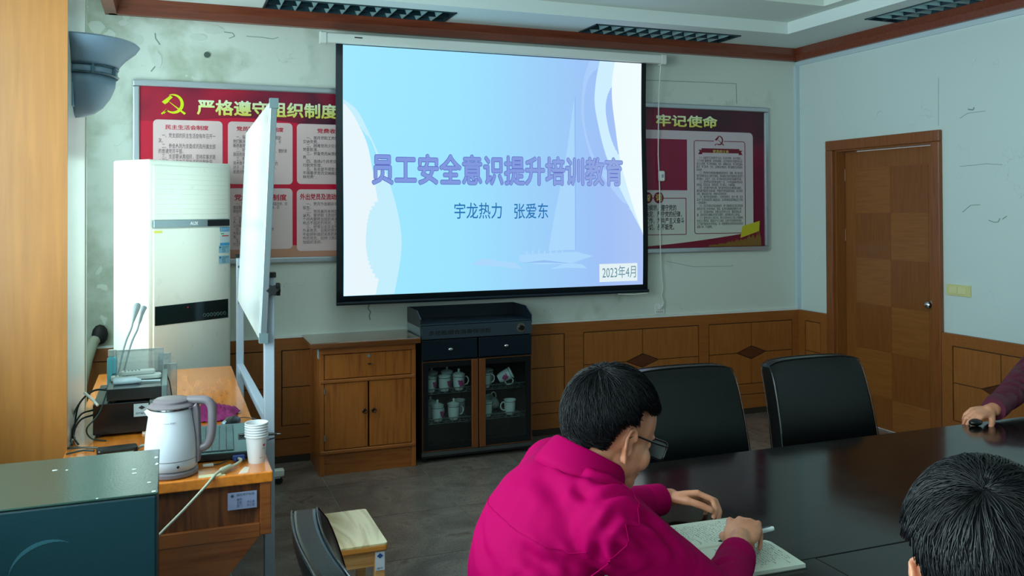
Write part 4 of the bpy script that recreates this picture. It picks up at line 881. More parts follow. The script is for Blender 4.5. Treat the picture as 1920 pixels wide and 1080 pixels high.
MB().box(DX0 + .012, DX0 + .03, DY0 + .03, DY1 - .03, .1, DZ - .035).build('modesty_panel', DSIDE, dk)
lb = MB().box(.172, .262, DY0 - .0015 + .006, DY0 + .008, .638, .692).build('asset_label', flat('label_lilac', c3(150, 160, 196), .45), dk)
text('固定资产标签', (.20, .255, .680, .688), LBLK, lb, 'label_text', d=DY0 + .0040, res=1)
text('编号：　　　\n名称：　办公桌\n部门：　办公室', (.200, .255, .644, .674), LBLK, lb, 'label_text', d=DY0 + .0040, res=1)
MB().prism([(.180, .682), (.186, .676), (.192, .682), (.186, .688)], 'Y', DY0 + .0038, DY0 + .006).build('label_mark', LBLK, lb)
t_ = MB().box(.085, .165, -2.775, -2.745, DZ, DZ + .0006, None).build('paper_strip', flat('cream_paper', c3(220, 218, 176), .7), None); tag(t_, 'cream paper strip stuck on the desk edge in front of the kettle', 'paper')
t_ = MB().prism([(.205, -2.776), (.235, -2.77), (.245, -2.71), (.232, -2.70), (.222, -2.72)], 'Z', DZ, DZ + .0006).build('paper_scrap', flat('pink_scrap', c3(226, 206, 186), .6), None); tag(t_, 'torn paper scrap stuck on the desk in front of the paper cups', 'paper')

# --- kettle
kt = thing('electric_kettle', 'white electric kettle with grey lid and handle on the desk corner', 'kettle', (.004, -2.692, DZ), R(-14))
MK = WM[kt.name]
KW = flat('kettle_white', c3(206, 212, 222), .32); KG = flat('kettle_grey', c3(120, 112, 118), .35); KC = flat('kettle_lid_clear', c3(150, 152, 146), .15)
MB().lathe([(0, 0), (.078, 0), (.083, .006), (.082, .016), (.074, .021), (0, .021)], 40, MK).build('power_base', KG, kt, smooth=40)
MB().lathe([(0, .022), (.075, .022), (.080, .028), (.0815, .05), (.081, .09), (.078, .13), (.073, .165), (.068, .20), (.066, .214), (.060, .216), (0, .216)], 48, MK).build('body', KW, kt, smooth=50)
MB().lathe([(.0822, .0555), (.0826, .0565), (.0822, .0575)], 40, MK).build('seam', KG, kt)
MB().lathe([(.0665, .212), (.070, .215), (.071, .222), (.064, .228), (.056, .231), (.056, .238), (.050, .243), (.030, .246), (.0, .247)], 40, MK).build('lid', [KG], kt, smooth=40)
MB().lathe([(.068, .2145), (.0718, .2155), (.0718, .219), (.069, .2195)], 40, MK).build('lid_rim', CHROME, kt, smooth=40)
hp = smooth_curve([(.050, .236), (.085, .236), (.112, .232), (.126, .212), (.128, .17), (.124, .12), (.112, .092), (.094, .082), (.080, .08)], 5)
MB().tube([(u, 0, v) for u, v in hp], [.014] * len(hp), 12, MK @ Matrix.Scale(1.0, 4, (0, 1, 0))).build('handle', KG, kt, smooth=60)
MB().prism([(.066, .216), (.082, .23), (.088, .2), (.090, .14), (.092, .08), (.090, .04), (.080, .035), (.080, .12)], 'Y', -.016, .016, MK).build('handle_back', KG, kt, bevel=.004)
MB().prism([(-.060, .212), (-.082, .207), (-.066, .185)], 'Y', -.018, .018, MK).build('spout', KW, kt, bevel=.004)
a = R(-62); MB().sph((.080 * math.cos(a), .080 * math.sin(a), .040), .0045, 10, MK).build('indicator_dot', BLACK, kt)
def wrap_text(body, parent, M, r_of_z, a_mid, hgt, wid, z0, mat, bold=.0):
    cu = bpy.data.curves.new('logo', 'FONT'); cu.body = body; cu.size = 1; cu.resolution_u = 2; cu.offset = bold
    o = bpy.data.objects.new('logo', cu); COL.objects.link(o); bpy.context.view_layer.update()
    me = bpy.data.meshes.new_from_object(o.evaluated_get(bpy.context.evaluated_depsgraph_get())); bpy.data.objects.remove(o); me.materials.clear()
    xs = [v.co.x for v in me.vertices]; ys_ = [v.co.y for v in me.vertices]
    for v in me.vertices:
        u = ((v.co.x - min(xs)) / (max(xs) - min(xs)) - .5) * wid; z = z0 + (v.co.y - min(ys_)) / (max(ys_) - min(ys_)) * hgt; r = r_of_z(z)
        v.co = M @ Vector((r * math.cos(a_mid + u / r), r * math.sin(a_mid + u / r), z))
    return link_mesh('logo', me, mat, parent)
wrap_text('Airpute 爱普特', kt, MK, lambda z: .0745 + (.181 - z) * .17 + .0008, R(-80), .006, .036, .175, flat('kettle_logo', c3(96, 60, 96), .4))

# --- stacked paper cups
pc = thing('paper_cup_stack', 'stack of six white paper cups on the near corner of the desk', 'paper cups', (.272, -2.655, DZ))
PCU = flat('paper_cup', c3(226, 228, 232), .55)
for k in range(6):
    z = .0 + .0085 * k; M = Matrix.Translation((.272, -2.655, DZ + z)) 
    pr_ = [(0, .004), (.0255, .004), (.0255, 0), (.0265, 0), (.0355, .0865), (.0385, .0870), (.0392, .0890), (.0378, .0910), (.0348, .090)] + [(.0255, .010), (0, .010)]
    MB().lathe(pr_, 36, M).build('paper_cup', PCU, pc, smooth=50)
MP = Matrix.Translation((.272, -2.655, DZ))
for a_, z_ in ((-48, .062),):
    m = MB(); r_ = .0334; c0 = R(a_)
    q = [(c0 - .16, z_), (c0, z_ - .007), (c0 + .16, z_ + .001), (c0, z_ + .008)]
    m.add([(r_ * math.cos(a), r_ * math.sin(a), z) for a, z in q], [(0, 1, 2, 3)], MP); m.build('cup_mark', flat('mark_red', c3(190, 30, 50), .5), pc)
wrap_text('宇龙热力', pc, MP, lambda z: .0265 + z * .1047 + .0006, R(-48), .0035, .016, .048, LBLK)
wrap_text('服务热线', pc, MP, lambda z: .0265 + z * .1047 + .0006, R(-60), .0030, .016, .018, LBLK)

# --- laptop
lp = thing('laptop', 'open grey black laptop behind the kettle and paper cups', 'laptop', (.17, -2.4, DZ), R(-3))
ML_ = WM[lp.name]   # local: x toward the user (right), y along the keyboard
LPB = flat('laptop_black', c3(20, 34, 38), .4); LPK = flat('laptop_key', c3(74, 110, 112), .42); LPP = flat('laptop_palmrest', c3(88, 126, 128), .4)
bx0, bx1, by0, by1 = -.125, .130, -.205, .215
MB().prism(rrect(bx0, bx1, by0, by1, .012), 'Z', .004, .026, ML_).build('base', LPB, lp, bevel=.003)
MB().prism(rrect(bx0 + .002, bx1 - .002, by0 + .002, by1 - .002, .012), 'Z', .026, .0275, ML_).build('deck', LPP, lp)
MB().box(-.100, .045, by0 + .02, by1 - .02, .0275, .0278, ML_).build('key_well', LPB, lp)
for r_ in range(6):
    kx0 = -.098 + r_ * .0237; kw = .0215 if r_ else .014
    n = 15 if r_ < 5 else 9; y = by0 + .024; W_ = (by1 - by0 - .048)
    ws = [1] * n
    if r_ == 5: ws = [1, 1, 1, 1, 6, 1, 1, 1, 1]
    if r_ in (2, 3): ws = [1.6] + [1] * 12 + [1.9]
    if r_ == 4: ws = [2.1] + [1] * 11 + [2.2]
    tot = sum(ws)
    for w_ in ws:
        l = W_ * w_ / tot
        MB().box(kx0, kx0 + kw, y + .0008, y + l - .0008, .0278, .0315, ML_).build('key', LPK, lp); y += l
MB().box(.060, .118, -.045, .045, .0275, .0280, ML_).build('touchpad', LPB, lp)
MLid = ML_ @ Matrix.Translation((bx0 + .004, 0, .026)) @ Matrix.Rotation(R(-25), 4, 'Y')
MB().prism(rrect(by0 + .02, by1 - .02, 0, .150, .01), 'X', -.010, 0, MLid).build('screen_lid', LPB, lp, bevel=.002)
MB().box(.0, .0008, by0 + .035, by1 - .035, .015, .138, MLid).build('display', flat('laptop_display', c3(60, 110, 150), .3, emit=(c3(90, 150, 200), .5)), lp)
# vga lead
vg = thing('vga_cable', 'cream video cable with blue plug hanging over the desk end', 'cable', (.2, -2.75, DZ))
MB().box(.197, .236, -2.636, -2.612, DZ + .004, DZ + .020).build('vga_plug', flat('vga_blue', c3(20, 60, 130), .4), vg, bevel=.003)
for x_ in (.203, .230): MB().cyl((x_, -2.655, DZ + .012), (x_, -2.634, DZ + .012), .0045, n=10).build('thumb_screw', flat('vga_blue', c3(20, 60, 130), .4), vg)
CRM = flat('cable_cream', c3(176, 180, 160), .45)

def crv3(P, n=8):
    P = [Vector(p) for p in P]; P = [P[0] * 2 - P[1]] + P + [P[-1] * 2 - P[-2]]; out = []
    for k in range(1, len(P) - 2):
        for j in range(n):
            t = j / n; a, b, c_, d = P[k - 1], P[k], P[k + 1], P[k + 2]
            out.append(.5 * ((2 * b) + (-a + c_) * t + (2 * a - 5 * b + 4 * c_ - d) * t * t + (-a + 3 * b - 3 * c_ + d) * t ** 3))
    return out + [P[-2]]
MB().tube(crv3([(.216, -2.636, DZ + .012), (.222, -2.665, DZ + .014), (.205, -2.70, DZ + .012), (.175, -2.735, DZ + .010), (.140, -2.775, DZ + .010), (.105, -2.80, DZ - .020), (.04, -2.805, DZ - .085), (-.03, -2.81, DZ - .15), (-.10, -2.82, DZ - .22), (-.16, -2.83, DZ - .34)]), .0046, 10).build('cord', CRM, vg, smooth=60)
MB().tube([(.188, -2.722, DZ + .012), (.183, -2.727, DZ + .012), (.155, -2.757, DZ + .0115), (.150, -2.762, DZ + .0115)], [.006, .0095, .0095, .006], 12).build('ferrite_core', CRM, vg, smooth=50)
us = thing('memory_stick', 'small clear white memory stick on a black lead behind the kettle base', 'memory stick', (.12, -2.64, DZ))
MB().box(.100, .135, -2.665, -2.645, DZ + .001, DZ + .009).build('stick_body', flat('clear_white', c3(226, 232, 230), .15), us, bevel=.003)
MB().tube(crv3([(.135, -2.655, DZ + .005), (.155, -2.645, DZ + .004), (.185, -2.622, DZ + .008)]), .0022, 8).build('lead', BLACK, us)
ms = thing('computer_mouse', 'black mouse with bluish gloss spot behind the laptop', 'mouse', (.225, -2.10, DZ), R(60))
MM = WM[ms.name] @ Matrix.Translation((0, 0, 0))
MB().sph((0, 0, .012), (.056, .030, .024), 24, MM).build('mouse_shell', BLACK, ms, smooth=180)
MB().sph((-.040, .006, .017), (.014, .014, .012), 16, MM).build('mouse_gloss', flat('mouse_gloss_blue', c3(160, 186, 206), .2, metal=.3), ms, smooth=180)  # pale blob stands in for a gloss highlight on the shell
MB().tube(crv3([(.05, 0, .008), (.09, .03, .004), (.12, .0, .004), (.10, -.06, .004)]), .0018, 6, MM).build('mouse_lead', BLACK, ms)

t_ = thing('fountain_pen', 'black pen with a bright tip lying over the laptop edge beside the cups', 'pen', (.34, -2.47, DZ + .03))
MB().tube([(.235, -2.40, DZ + .034), (.30, -2.43, DZ + .036), (.345, -2.45, DZ + .038), (.362, -2.458, DZ + .0385)], [.005, .0055, .005, .003], 10).build('barrel', BLACK, t_, smooth=60)
MB().tube([(.362, -2.458, DZ + .0385), (.374, -2.463, DZ + .039)], [.003, .0012], 8).build('tip', CHROME, t_)
MB().tube([(.25, -2.47, DZ + .034), (.33, -2.505, DZ + .034), (.352, -2.500, DZ + .036)], [.003, .003, .002], 8).build('clip', BLACK, t_)
# crumpled purple cloth
def crumple(cx, cy, rx, ry, h, seed, n=44):
    vs = []; fs = []
    for j in range(n + 1):
        for i in range(n + 1):
            u = -1 + 2 * i / n; v = -1 + 2 * j / n; r = math.hypot(u, v)
            f = max(0, 1 - r ** 2.2 * .9)
            nz = noise.noise(Vector((u * 2.2 + seed, v * 2.2, 0))); n2 = abs(noise.noise(Vector((u * 4 + nz * 2, v * 4 + seed, 3))))
            z = .002 + h * f * (.45 + .9 * n2 + .4 * nz)
            vs.append((cx + rx * u * (1 + .18 * nz), cy + ry * v * (1 + .18 * nz), DZ + max(.002, z)))
    for j in range(n):
        for i in range(n):
            q = j * (n + 1) + i
            if math.hypot(-1 + 2 * (i + .5) / n, -1 + 2 * (j + .5) / n) < 1.02: fs.append((q, q + 1, q + n + 2, q + n + 1))
    return MB().add(vs, fs)
o = crumple(.160, -1.90, .105, .12, .055, 4).build('cleaning_cloth', flat('purple_cloth', c3(136, 30, 96), .85, bump=.3), None, smooth=180); sd = o.modifiers.new('s', 'SOLIDIFY'); sd.thickness = .002; sd.offset = 1
tag(o, 'crumpled purple cloth on the desk behind the mouse', 'cloth')
# amplifiers
AMPD = flat('amp_black', c3(10, 18, 22), .22, metal=.2, spec=.8); AMPS = flat('amp_face', c3(110, 136, 138), .35, metal=.5)
am = thing('amplifier', 'big black amplifier at the bottom of the pair on the desk', 'amplifier', (-.16, -1.95, DZ))
MB().box(-.268, -.072, -2.118, -1.72, DZ + .012, DZ + .126).build('case', AMPD, am, bevel=.002)
MB().box(-.072, -.060, -2.122, -1.716, DZ + .010, DZ + .128).build('face_plate', AMPS, am, bevel=.002)
for x_, y_ in ((-.25, -2.10), (-.09, -2.10), (-.25, -1.75), (-.09, -1.75)): MB().cyl((x_, y_, DZ), (x_, y_, DZ + .012), .010, n=12).build('foot', WHITEP if x_ > -.2 else BLACKM, am)
st_ = MB().box(-.128, -.076, -2.1195, -2.1175, DZ + .070, DZ + .118).build('asset_label', flat('label_grey', c3(150, 168, 172), .5), am)
MB().prism([(-.112, DZ + .103), (-.100, DZ + .096), (-.088, DZ + .103), (-.100, DZ + .111)], 'Y', -2.1205, -2.119).build('label_mark', BLACKM, st_)
text('资产编号', (-.122, -.086, DZ + .078, DZ + .086), LBLK, st_, 'label_text', d=-2.1202, res=1)
am2 = thing('mixer_amplifier', 'small black amplifier stacked on the bigger one', 'amplifier', (-.12, -1.92, DZ + .127))
MB().box(-.222, -.030, -2.112, -1.755, DZ + .134, DZ + .178).build('case', flat('amp_case_top', c3(22, 36, 38), .22, metal=.3, spec=.9), am2, bevel=.002)
MB().box(-.030, -.010, -2.118, -1.750, DZ + .128, DZ + .182).build('face_plate', AMPS, am2, bevel=.002)
for k in range(3): MB().box(-.034, -.026, -2.06 + .035 * k, -2.04 + .035 * k, DZ + .1775, DZ + .1785).build('vent_slot', BLACK, am2)
for x_ in (-.20, -.05):
    for y_ in (-2.09, -1.78): MB().cyl((x_, y_, DZ + .126), (x_, y_, DZ + .135), .008, n=10).build('foot', BLACKM, am2)
AT = DZ + .178
RC = flat('remote_white', c3(200, 212, 206), .4); RCB = flat('remote_button', c3(120, 140, 140), .5)
def remote(loc, rz, L_, W_, H_, label, nb, screen=False, tilt=0):
    t = thing('remote_control', label, 'remote control', loc, rz); Mx = WM[t.name] @ Matrix.Rotation(tilt, 4, 'Y')
    MB().prism(rrect(-L_ / 2, L_ / 2, -W_ / 2, W_ / 2, W_ * .3), 'Z', 0, H_, Mx).build('remote_body', RC, t, bevel=.004)
    if screen: MB().box(.0, L_ * .25, -W_ * .3, W_ * .3, H_, H_ + .001, Mx).build('remote_display', flat('remote_lcd', c3(150, 190, 206), .2), t)
    for k in range(nb):
        for j in (-1, 0, 1): MB().box(-L_ * .42 + k * .013, -L_ * .42 + k * .013 + .007, j * W_ * .25 - .003, j * W_ * .25 + .003, H_, H_ + .0015, Mx).build('button', RCB, t)
    return t
remote((-.125, -1.925, AT), R(5), .185, .048, .018, 'long white remote control with small display lying on the small amplifier', 7, True)
remote((-.118, -1.925, AT + .0195), R(8), .125, .040, .016, 'short white remote control lying on top of the long one', 5)
t_ = thing('spatula_microphone', 'white handheld wand with thin stem lying at the front of the small amplifier', 'wand', (-.1, -2.03, AT))
MB().tube([(-.205, -2.02, AT + .012), (-.200, -2.02, AT + .012), (-.125, -2.02, AT + .012), (-.105, -2.02, AT + .009)], [.006, .013, .013, .006], 12).build('grip', flat('wand_white', c3(190, 214, 222), .35), t_, smooth=60)
MB().tube([(-.105, -2.02, AT + .008), (-.035, -2.022, AT + .006)], .0035, 8).build('stem', flat('wand_white', c3(190, 214, 222), .35), t_)
# acrylic name plate holders and goosenecks standing behind on the desk
ACR, nt, b_ = new('clear_acrylic')
tr = nt.nodes.new('ShaderNodeBsdfTransparent'); tr.inputs[0].default_value = (.97, 1, 1, 1); df = nt.nodes.new('ShaderNodeBsdfDiffuse'); df.inputs[0].default_value = c3(226, 238, 242); gl = nt.nodes.new('ShaderNodeBsdfGlossy'); gl.inputs['Roughness'].default_value = .05
mx = nt.nodes.new('ShaderNodeMixShader'); mx.inputs[0].default_value = .20; m2 = nt.nodes.new('ShaderNodeMixShader'); m2.inputs[0].default_value = .12
nt.links.new(tr.outputs[0], mx.inputs[1]); nt.links.new(df.outputs[0], mx.inputs[2]); nt.links.new(mx.outputs[0], m2.inputs[1]); nt.links.new(gl.outputs[0], m2.inputs[2]); nt.links.new(m2.outputs[0], nt.nodes['Material Output'].inputs[0])
def holder(x0, x1, y, z0, z1, label):
    t = thing('name_plate_holder', label, 'name plate', ((x0 + x1) / 2, y, z0), 0, 'clear acrylic name plate holders on the desk')
    MB().box(x0, x1, y - .0015, y + .0015, z0, z1).build('front_sheet', ACR, t); MB().box(x0, x1, y + .006, y + .009, z0, z1).build('back_sheet', ACR, t); MB().box(x0, x1, y - .03, y + .03, z0, z0 + .003).build('foot_sheet', ACR, t)
    MB().box(x0, x1, y + .0015, y + .006, z1 - .004, z1).box(x0, x0 + .003, y + .0015, y + .006, z0, z1).box(x1 - .003, x1, y + .0015, y + .006, z0, z1).build('bright_edge', flat('acrylic_edge', c3(226, 240, 244), .2), t)
holder(-.213, -.026, -1.69, DZ, 1.012, 'largest clear acrylic holder standing behind the amplifiers'); holder(-.05, .003, -1.60, DZ, .975, 'middle clear acrylic holder behind the amplifiers'); holder(-.03, .028, -1.66, DZ, .938, 'smallest clear acrylic holder, rightmost behind the amplifiers')
bo = thing('spray_bottle', 'white bottle with light blue liquid behind the amplifiers', 'bottle', (-.232, -1.70, DZ))
MB().lathe([(0, 0), (.018, 0), (.020, .004), (.020, .225), (.012, .236), (0, .238)], 20, Matrix.Translation((-.228, -1.66, DZ))).build('bottle_body', flat('bottle_blue', c3(120, 220, 240), .2), bo, smooth=50)
MB().cyl((-.228, -1.66, DZ + .236), (-.228, -1.66, DZ + .262), .016, n=18).build('cap', WHITEP, bo)
MGR = flat('microphone_grey', c3(120, 132, 134), .5)
for (b_x, b_y, top, lb_) in ((-.208, -1.53, (-0.15,-1.016,1.133), 'white gooseneck microphone leaning right in front of the air conditioner, left one'), (-.190, -1.41, (-0.122,-0.974,1.114), 'white gooseneck microphone in front of the air conditioner, right one with round head')):
    t_ = thing('gooseneck_microphone', lb_, 'microphone', (b_x - .01, b_y, DZ), 0, 'gooseneck microphones on the desk')
    b0 = Vector((b_x - .03, b_y, DZ + .02)); tp = Vector(top)
    MB().prism(rrect(b0.x - .035, b0.x + .035, b0.y - .05, b0.y + .05, .012), 'Z', DZ, DZ + .03).build('mic_base', MGR, t_, bevel=.004)
    d_ = (tp - b0); pts = [b0, b0 + d_ * .5 + Vector((-.006, 0, .01)), b0 + d_ * .72, b0 + d_ * .8]
    MB().tube(crv3(pts), .0048, 8).build('gooseneck', MGR, t_, smooth=60)
    MB().tube([b0 + d_ * .80, b0 + d_ * .84, b0 + d_ * .90, b0 + d_ * .97, tp, tp + d_ * .012], [.005, .008, .012 if b_x < -.2 else .008, .0165 if b_x < -.2 else .012, .015, .006], 12).build('mic_head', MGR, t_, smooth=60)
# black power brick and its leads in front of the amplifiers
pb = thing('power_adapter', 'black power adapter with grey lead on the desk left of the kettle', 'adapter', (-.17, -2.41, DZ), R(6))
MB().prism(rrect(-.065, .065, -.03, .03, .012), 'Z', 0, .034, WM[pb.name]).build('adapter_body', BLACK, pb, bevel=.006)
MB().box(-.05, .05, -.0305, -.0295, .008, .022, WM[pb.name]).build('adapter_label', flat('adapter_label', c3(110, 150, 140), .4), pb)
MB().tube(crv3([(-.11, -2.40, DZ + .017), (-.085, -2.39, DZ + .026), (-.055, -2.41, DZ + .014), (-.03, -2.46, DZ + .006), (-.04, -2.6, DZ + .005)]), .0048, 8).build('lead', flat('cable_grey', c3(130, 140, 138), .4), pb, smooth=60)
# bundle of leads behind the amplifiers by the column
rr = random.Random(3)
CB1 = flat('cable_dark', c3(20, 46, 44), .3)
leads = [
    [(-.225, -2.02, DZ + .16), (-.27, -2.04, DZ + .165), (-.32, -2.06, DZ + .12), (-.335, -2.07, DZ + .02), (-.33, -2.10, DZ + .006)],
    [(-.225, -1.96, DZ + .155), (-.29, -2.0, DZ + .15), (-.34, -2.03, DZ + .08), (-.338, -2.1, DZ + .006)],
    [(-.222, -2.09, DZ + .165), (-.245, -2.15, DZ + .10), (-.285, -2.16, DZ + .05), (-.27, -2.15, DZ + .01), (-.22, -2.18, DZ + .004)],
    [(-.27, -2.08, DZ + .10), (-.31, -2.10, DZ + .09), (-.34, -2.12, DZ + .03), (-.33, -2.2, DZ + .004)],
    [(-.27, -2.02, DZ + .07), (-.315, -2.05, DZ + .06), (-.335, -2.10, DZ + .02), (-.31, -2.2, DZ + .005)],
    [(-.34, -2.25, DZ + .006), (-.28, -2.28, DZ + .01), (-.2, -2.30, DZ + .006), (-.12, -2.28, DZ + .006)],
    [(-.335, -2.33, DZ + .006), (-.28, -2.36, DZ + .02), (-.245, -2.38, DZ + .02)]]
LL = ['dark lead arching highest out of the small amplifier towards the column', 'dark lead in the middle of the bundle between small amplifier and column', 'thin dark lead hanging in a loop across the front corner of the big amplifier', 'short dark lead leaving the side of the big amplifier, upper one', 'short dark lead leaving the side of the big amplifier, lower one', 'dark lead lying flat on the desk in front of the big amplifier', 'dark lead running along the desk into the power adapter']
for k, l in enumerate(leads):
    tag(MB().tube(crv3(l), .0035 if k != 2 else .0028, 8).build('signal_lead', CB1, None, smooth=60), LL[k], 'cable', 'dark leads behind the amplifiers')
tag(MB().tube(crv3([(-.30, -2.07, DZ + .165), (-.27, -2.11, DZ + .145), (-.25, -2.14, DZ + .128)]), .005, 8).build('white_lead', WHITEP, None, smooth=60), 'short white lead end among the dark leads left of the small amplifier', 'cable')
tag(MB().tube(crv3([(-.012, -1.86, AT), (.0, -1.88, AT - .04), (.012, -1.93, AT - .12), (.02, -1.97, DZ + .004), (.06, -2.0, DZ + .003)]), .0022, 8).build('thin_lead', BLACK, None), 'thin black lead falling from the right side of the amplifiers onto the desk', 'cable')
tag(MB().tube(crv3([(.03, -1.78, DZ + .003), (.05, -1.74, DZ + .02), (.08, -1.76, DZ + .012), (.095, -1.86, DZ + .003), (.10, -1.9, DZ + .003)]), .0012, 6).build('wire_loop', BLACK, None), 'thin wire looped on the orange desktop right of the amplifiers', 'cable')
# plastic tablecloth edge hanging behind is the column; tall dark speaker box in front
sp = thing('speaker_box', 'dark green leather covered box in the left foreground with scuffed edges', 'box', (-.38, -3.17, 0))
SPF = flat('speaker_cover', c3(6, 52, 62), .42, bump=.3, bscale=260); SPT = flat('speaker_top', c3(34, 62, 56), .24, bump=.15, bscale=160)
MB().box(-.72, -.030, -3.382, -2.957, 0, .894).build('box_body', SPF, sp, bevel=.006)
MB().box(-.722, -.028, -3.384, -2.955, .894, .900).build('top_cover', SPT, sp, bevel=.0025)
sc_ = flat('scuff_pale', c3(206, 226, 216), .7)
for k, (x, y, rx, ry) in enumerate(((-.090, -3.15, .006, .004), (-.088, -3.19, .007, .004), (-.050, -3.29, .005, .004), (-.038, -3.372, .006, .006), (-.036, -3.05, .005, .010), (-.034, -3.12, .004, .010), (-.29, -3.08, .007, .004), (-.26, -3.09, .004, .003), (-.165, -3.379, .003, .002))):
    MB().prism(blobpoly(x, y, rx, ry, 7, k), 'Z', .8995, .9008).build('scuff', sc_, sp)
m = MB(); rg = [(-.27 + .085 * math.cos(R(a)), .73 + .085 * math.sin(R(a))) for a in range(60, 175, 8)]
for k in range(len(rg) - 1):
    w0 = .010 * math.sin(math.pi * (k + .2) / len(rg)); (u, v), (p, q) = rg[k], rg[k + 1]; m.prism([(u, v - w0), (p, q - w0), (p, q + .001), (u, v + .001)], 'Y', -3.3826, -3.3815)
m.build('scuff_arc', flat('arc_scuff', c3(40, 92, 104), .5), sp)
# ================================================================== STOOL
SW = wood('stool_wood', c3(200, 150, 92), c3(176, 122, 66), 'X', 4, .3, .2); SWT = wood('stool_top_ash', c3(222, 206, 158), c3(190, 164, 110), 'Y', 1.6, .28, .4, 4, wave=True)
stl = thing('wooden_stool', 'small pale ash topped wooden stool on the tiles behind the seated man', 'stool', (.575, -2.565, 0))
SX0, SX1, SY0, SY1, SH = .455, .700, -2.750, -2.380, .452
MB().prism(rrect(SX0, SX1, SY0, SY1, .012), 'Z', SH - .006, SH).build('seat_top', SWT, stl)
MB().prism(rrect(SX0 - .002, SX1 + .002, SY0 - .002, SY1 + .002, .014), 'Z', SH - .026, SH - .006).build('seat_edge', wood('stool_edge', c3(186, 120, 50), c3(160, 98, 38), 'X', 4, .3, .3), stl, bevel=.005, bseg=3)
for y_ in (SY0 + .028, SY1 - .028): MB().box(SX0 + .03, SX1 - .03, y_ - .009, y_ + .009, SH - .082, SH - .026).build('apron', SW, stl)
for x_ in (SX0 + .028, SX1 - .028): MB().box(x_ - .009, x_ + .009, SY0 + .03, SY1 - .03, SH - .082, SH - .026).build('apron', SW, stl)
for x_ in (SX0 + .026, SX1 - .026):
    for y_ in (SY0 + .026, SY1 - .026): MB().box(x_ - .018, x_ + .018, y_ - .018, y_ + .018, 0, SH - .026).build('leg', SW, stl, bevel=.003)
    MB().box(x_ - .010, x_ + .010, SY0 + .03, SY1 - .03, .15, .18).build('stretcher', SW, stl)
sl = MB().box(SX1 - .042, SX1 - .010, SY0 + .0055, SY0 + .0078, SH - .094, SH - .030).build('asset_label', flat('stool_label', c3(196, 204, 216), .45), stl)
MB().prism([(SX1 - .037, SH - .044), (SX1 - .026, SH - .053), (SX1 - .015, SH - .044), (SX1 - .026, SH - .035)], 'Y', SY0 + .0045, SY0 + .0056).build('label_mark', flat('mark_blue', c3(30, 70, 130), .5), sl)
text('编号', (SX1 - .036, SX1 - .016, SH - .090, SH - .083), LBLK, sl, 'label_text', d=SY0 + .0050, res=1)

# ================================================================== CONFERENCE TABLE
TBM, nt, b_ = new('black_lacquer'); b_.inputs['Base Color'].default_value = c3(16, 12, 12); b_.inputs['Roughness'].default_value = .10; b_.inputs['Specular IOR Level'].default_value = .5; b_.inputs['Specular IOR Level'].default_value = .32
tcn = nt.nodes.new('ShaderNodeTexCoord'); nzz = nt.nodes.new('ShaderNodeTexNoise'); nzz.inputs['Scale'].default_value = 9; nt.links.new(tcn.outputs['Object'], nzz.inputs['Vector'])
mr = nt.nodes.new('ShaderNodeMapRange'); mr.inputs['To Min'].default_value = .07; mr.inputs['To Max'].default_value = .16; nt.links.new(nzz.outputs['Fac'], mr.inputs['Value']); nt.links.new(mr.outputs[0], b_.inputs['Roughness'])
tb = thing('conference_table', 'large glossy black conference table the people sit around', 'table', (2.5, -4.3, 0))
TX0, TX1, TY0, TY1, TZ = 1.13, 4.20, -5.45, -3.165, .75
ix0, ix1, iy0, iy1 = 1.46, 3.5, -4.85, -4.012
def tpiece(x0, x1, y0, y1, name='table_top_panel', z=TZ): MB().box(x0 + .0012, x1 - .0012, y0 + .0012, y1 - .0012, z - .04, z).build(name, TBM, tb, bevel=.0015)
tpiece(TX0, TX1, iy1, TY1); tpiece(TX0, ix0, iy0, iy1); tpiece(ix1, TX1, iy0, iy1); tpiece(TX0, TX1, TY0, iy0); tpiece(ix0, ix1, iy0, iy1, z=TZ - .001)
MB().box(TX0 + .01, TX1 - .01, TY0 + .01, TY1 - .01, TZ - .06, TZ - .041).build('sub_frame', BLACK, tb)
MB().box(TX0 + .45, TX1 - .45, TY0 + .45, TY1 - .45, .0, TZ - .06).build('plinth', flat('table_plinth', c3(22, 16, 14), .3), tb)

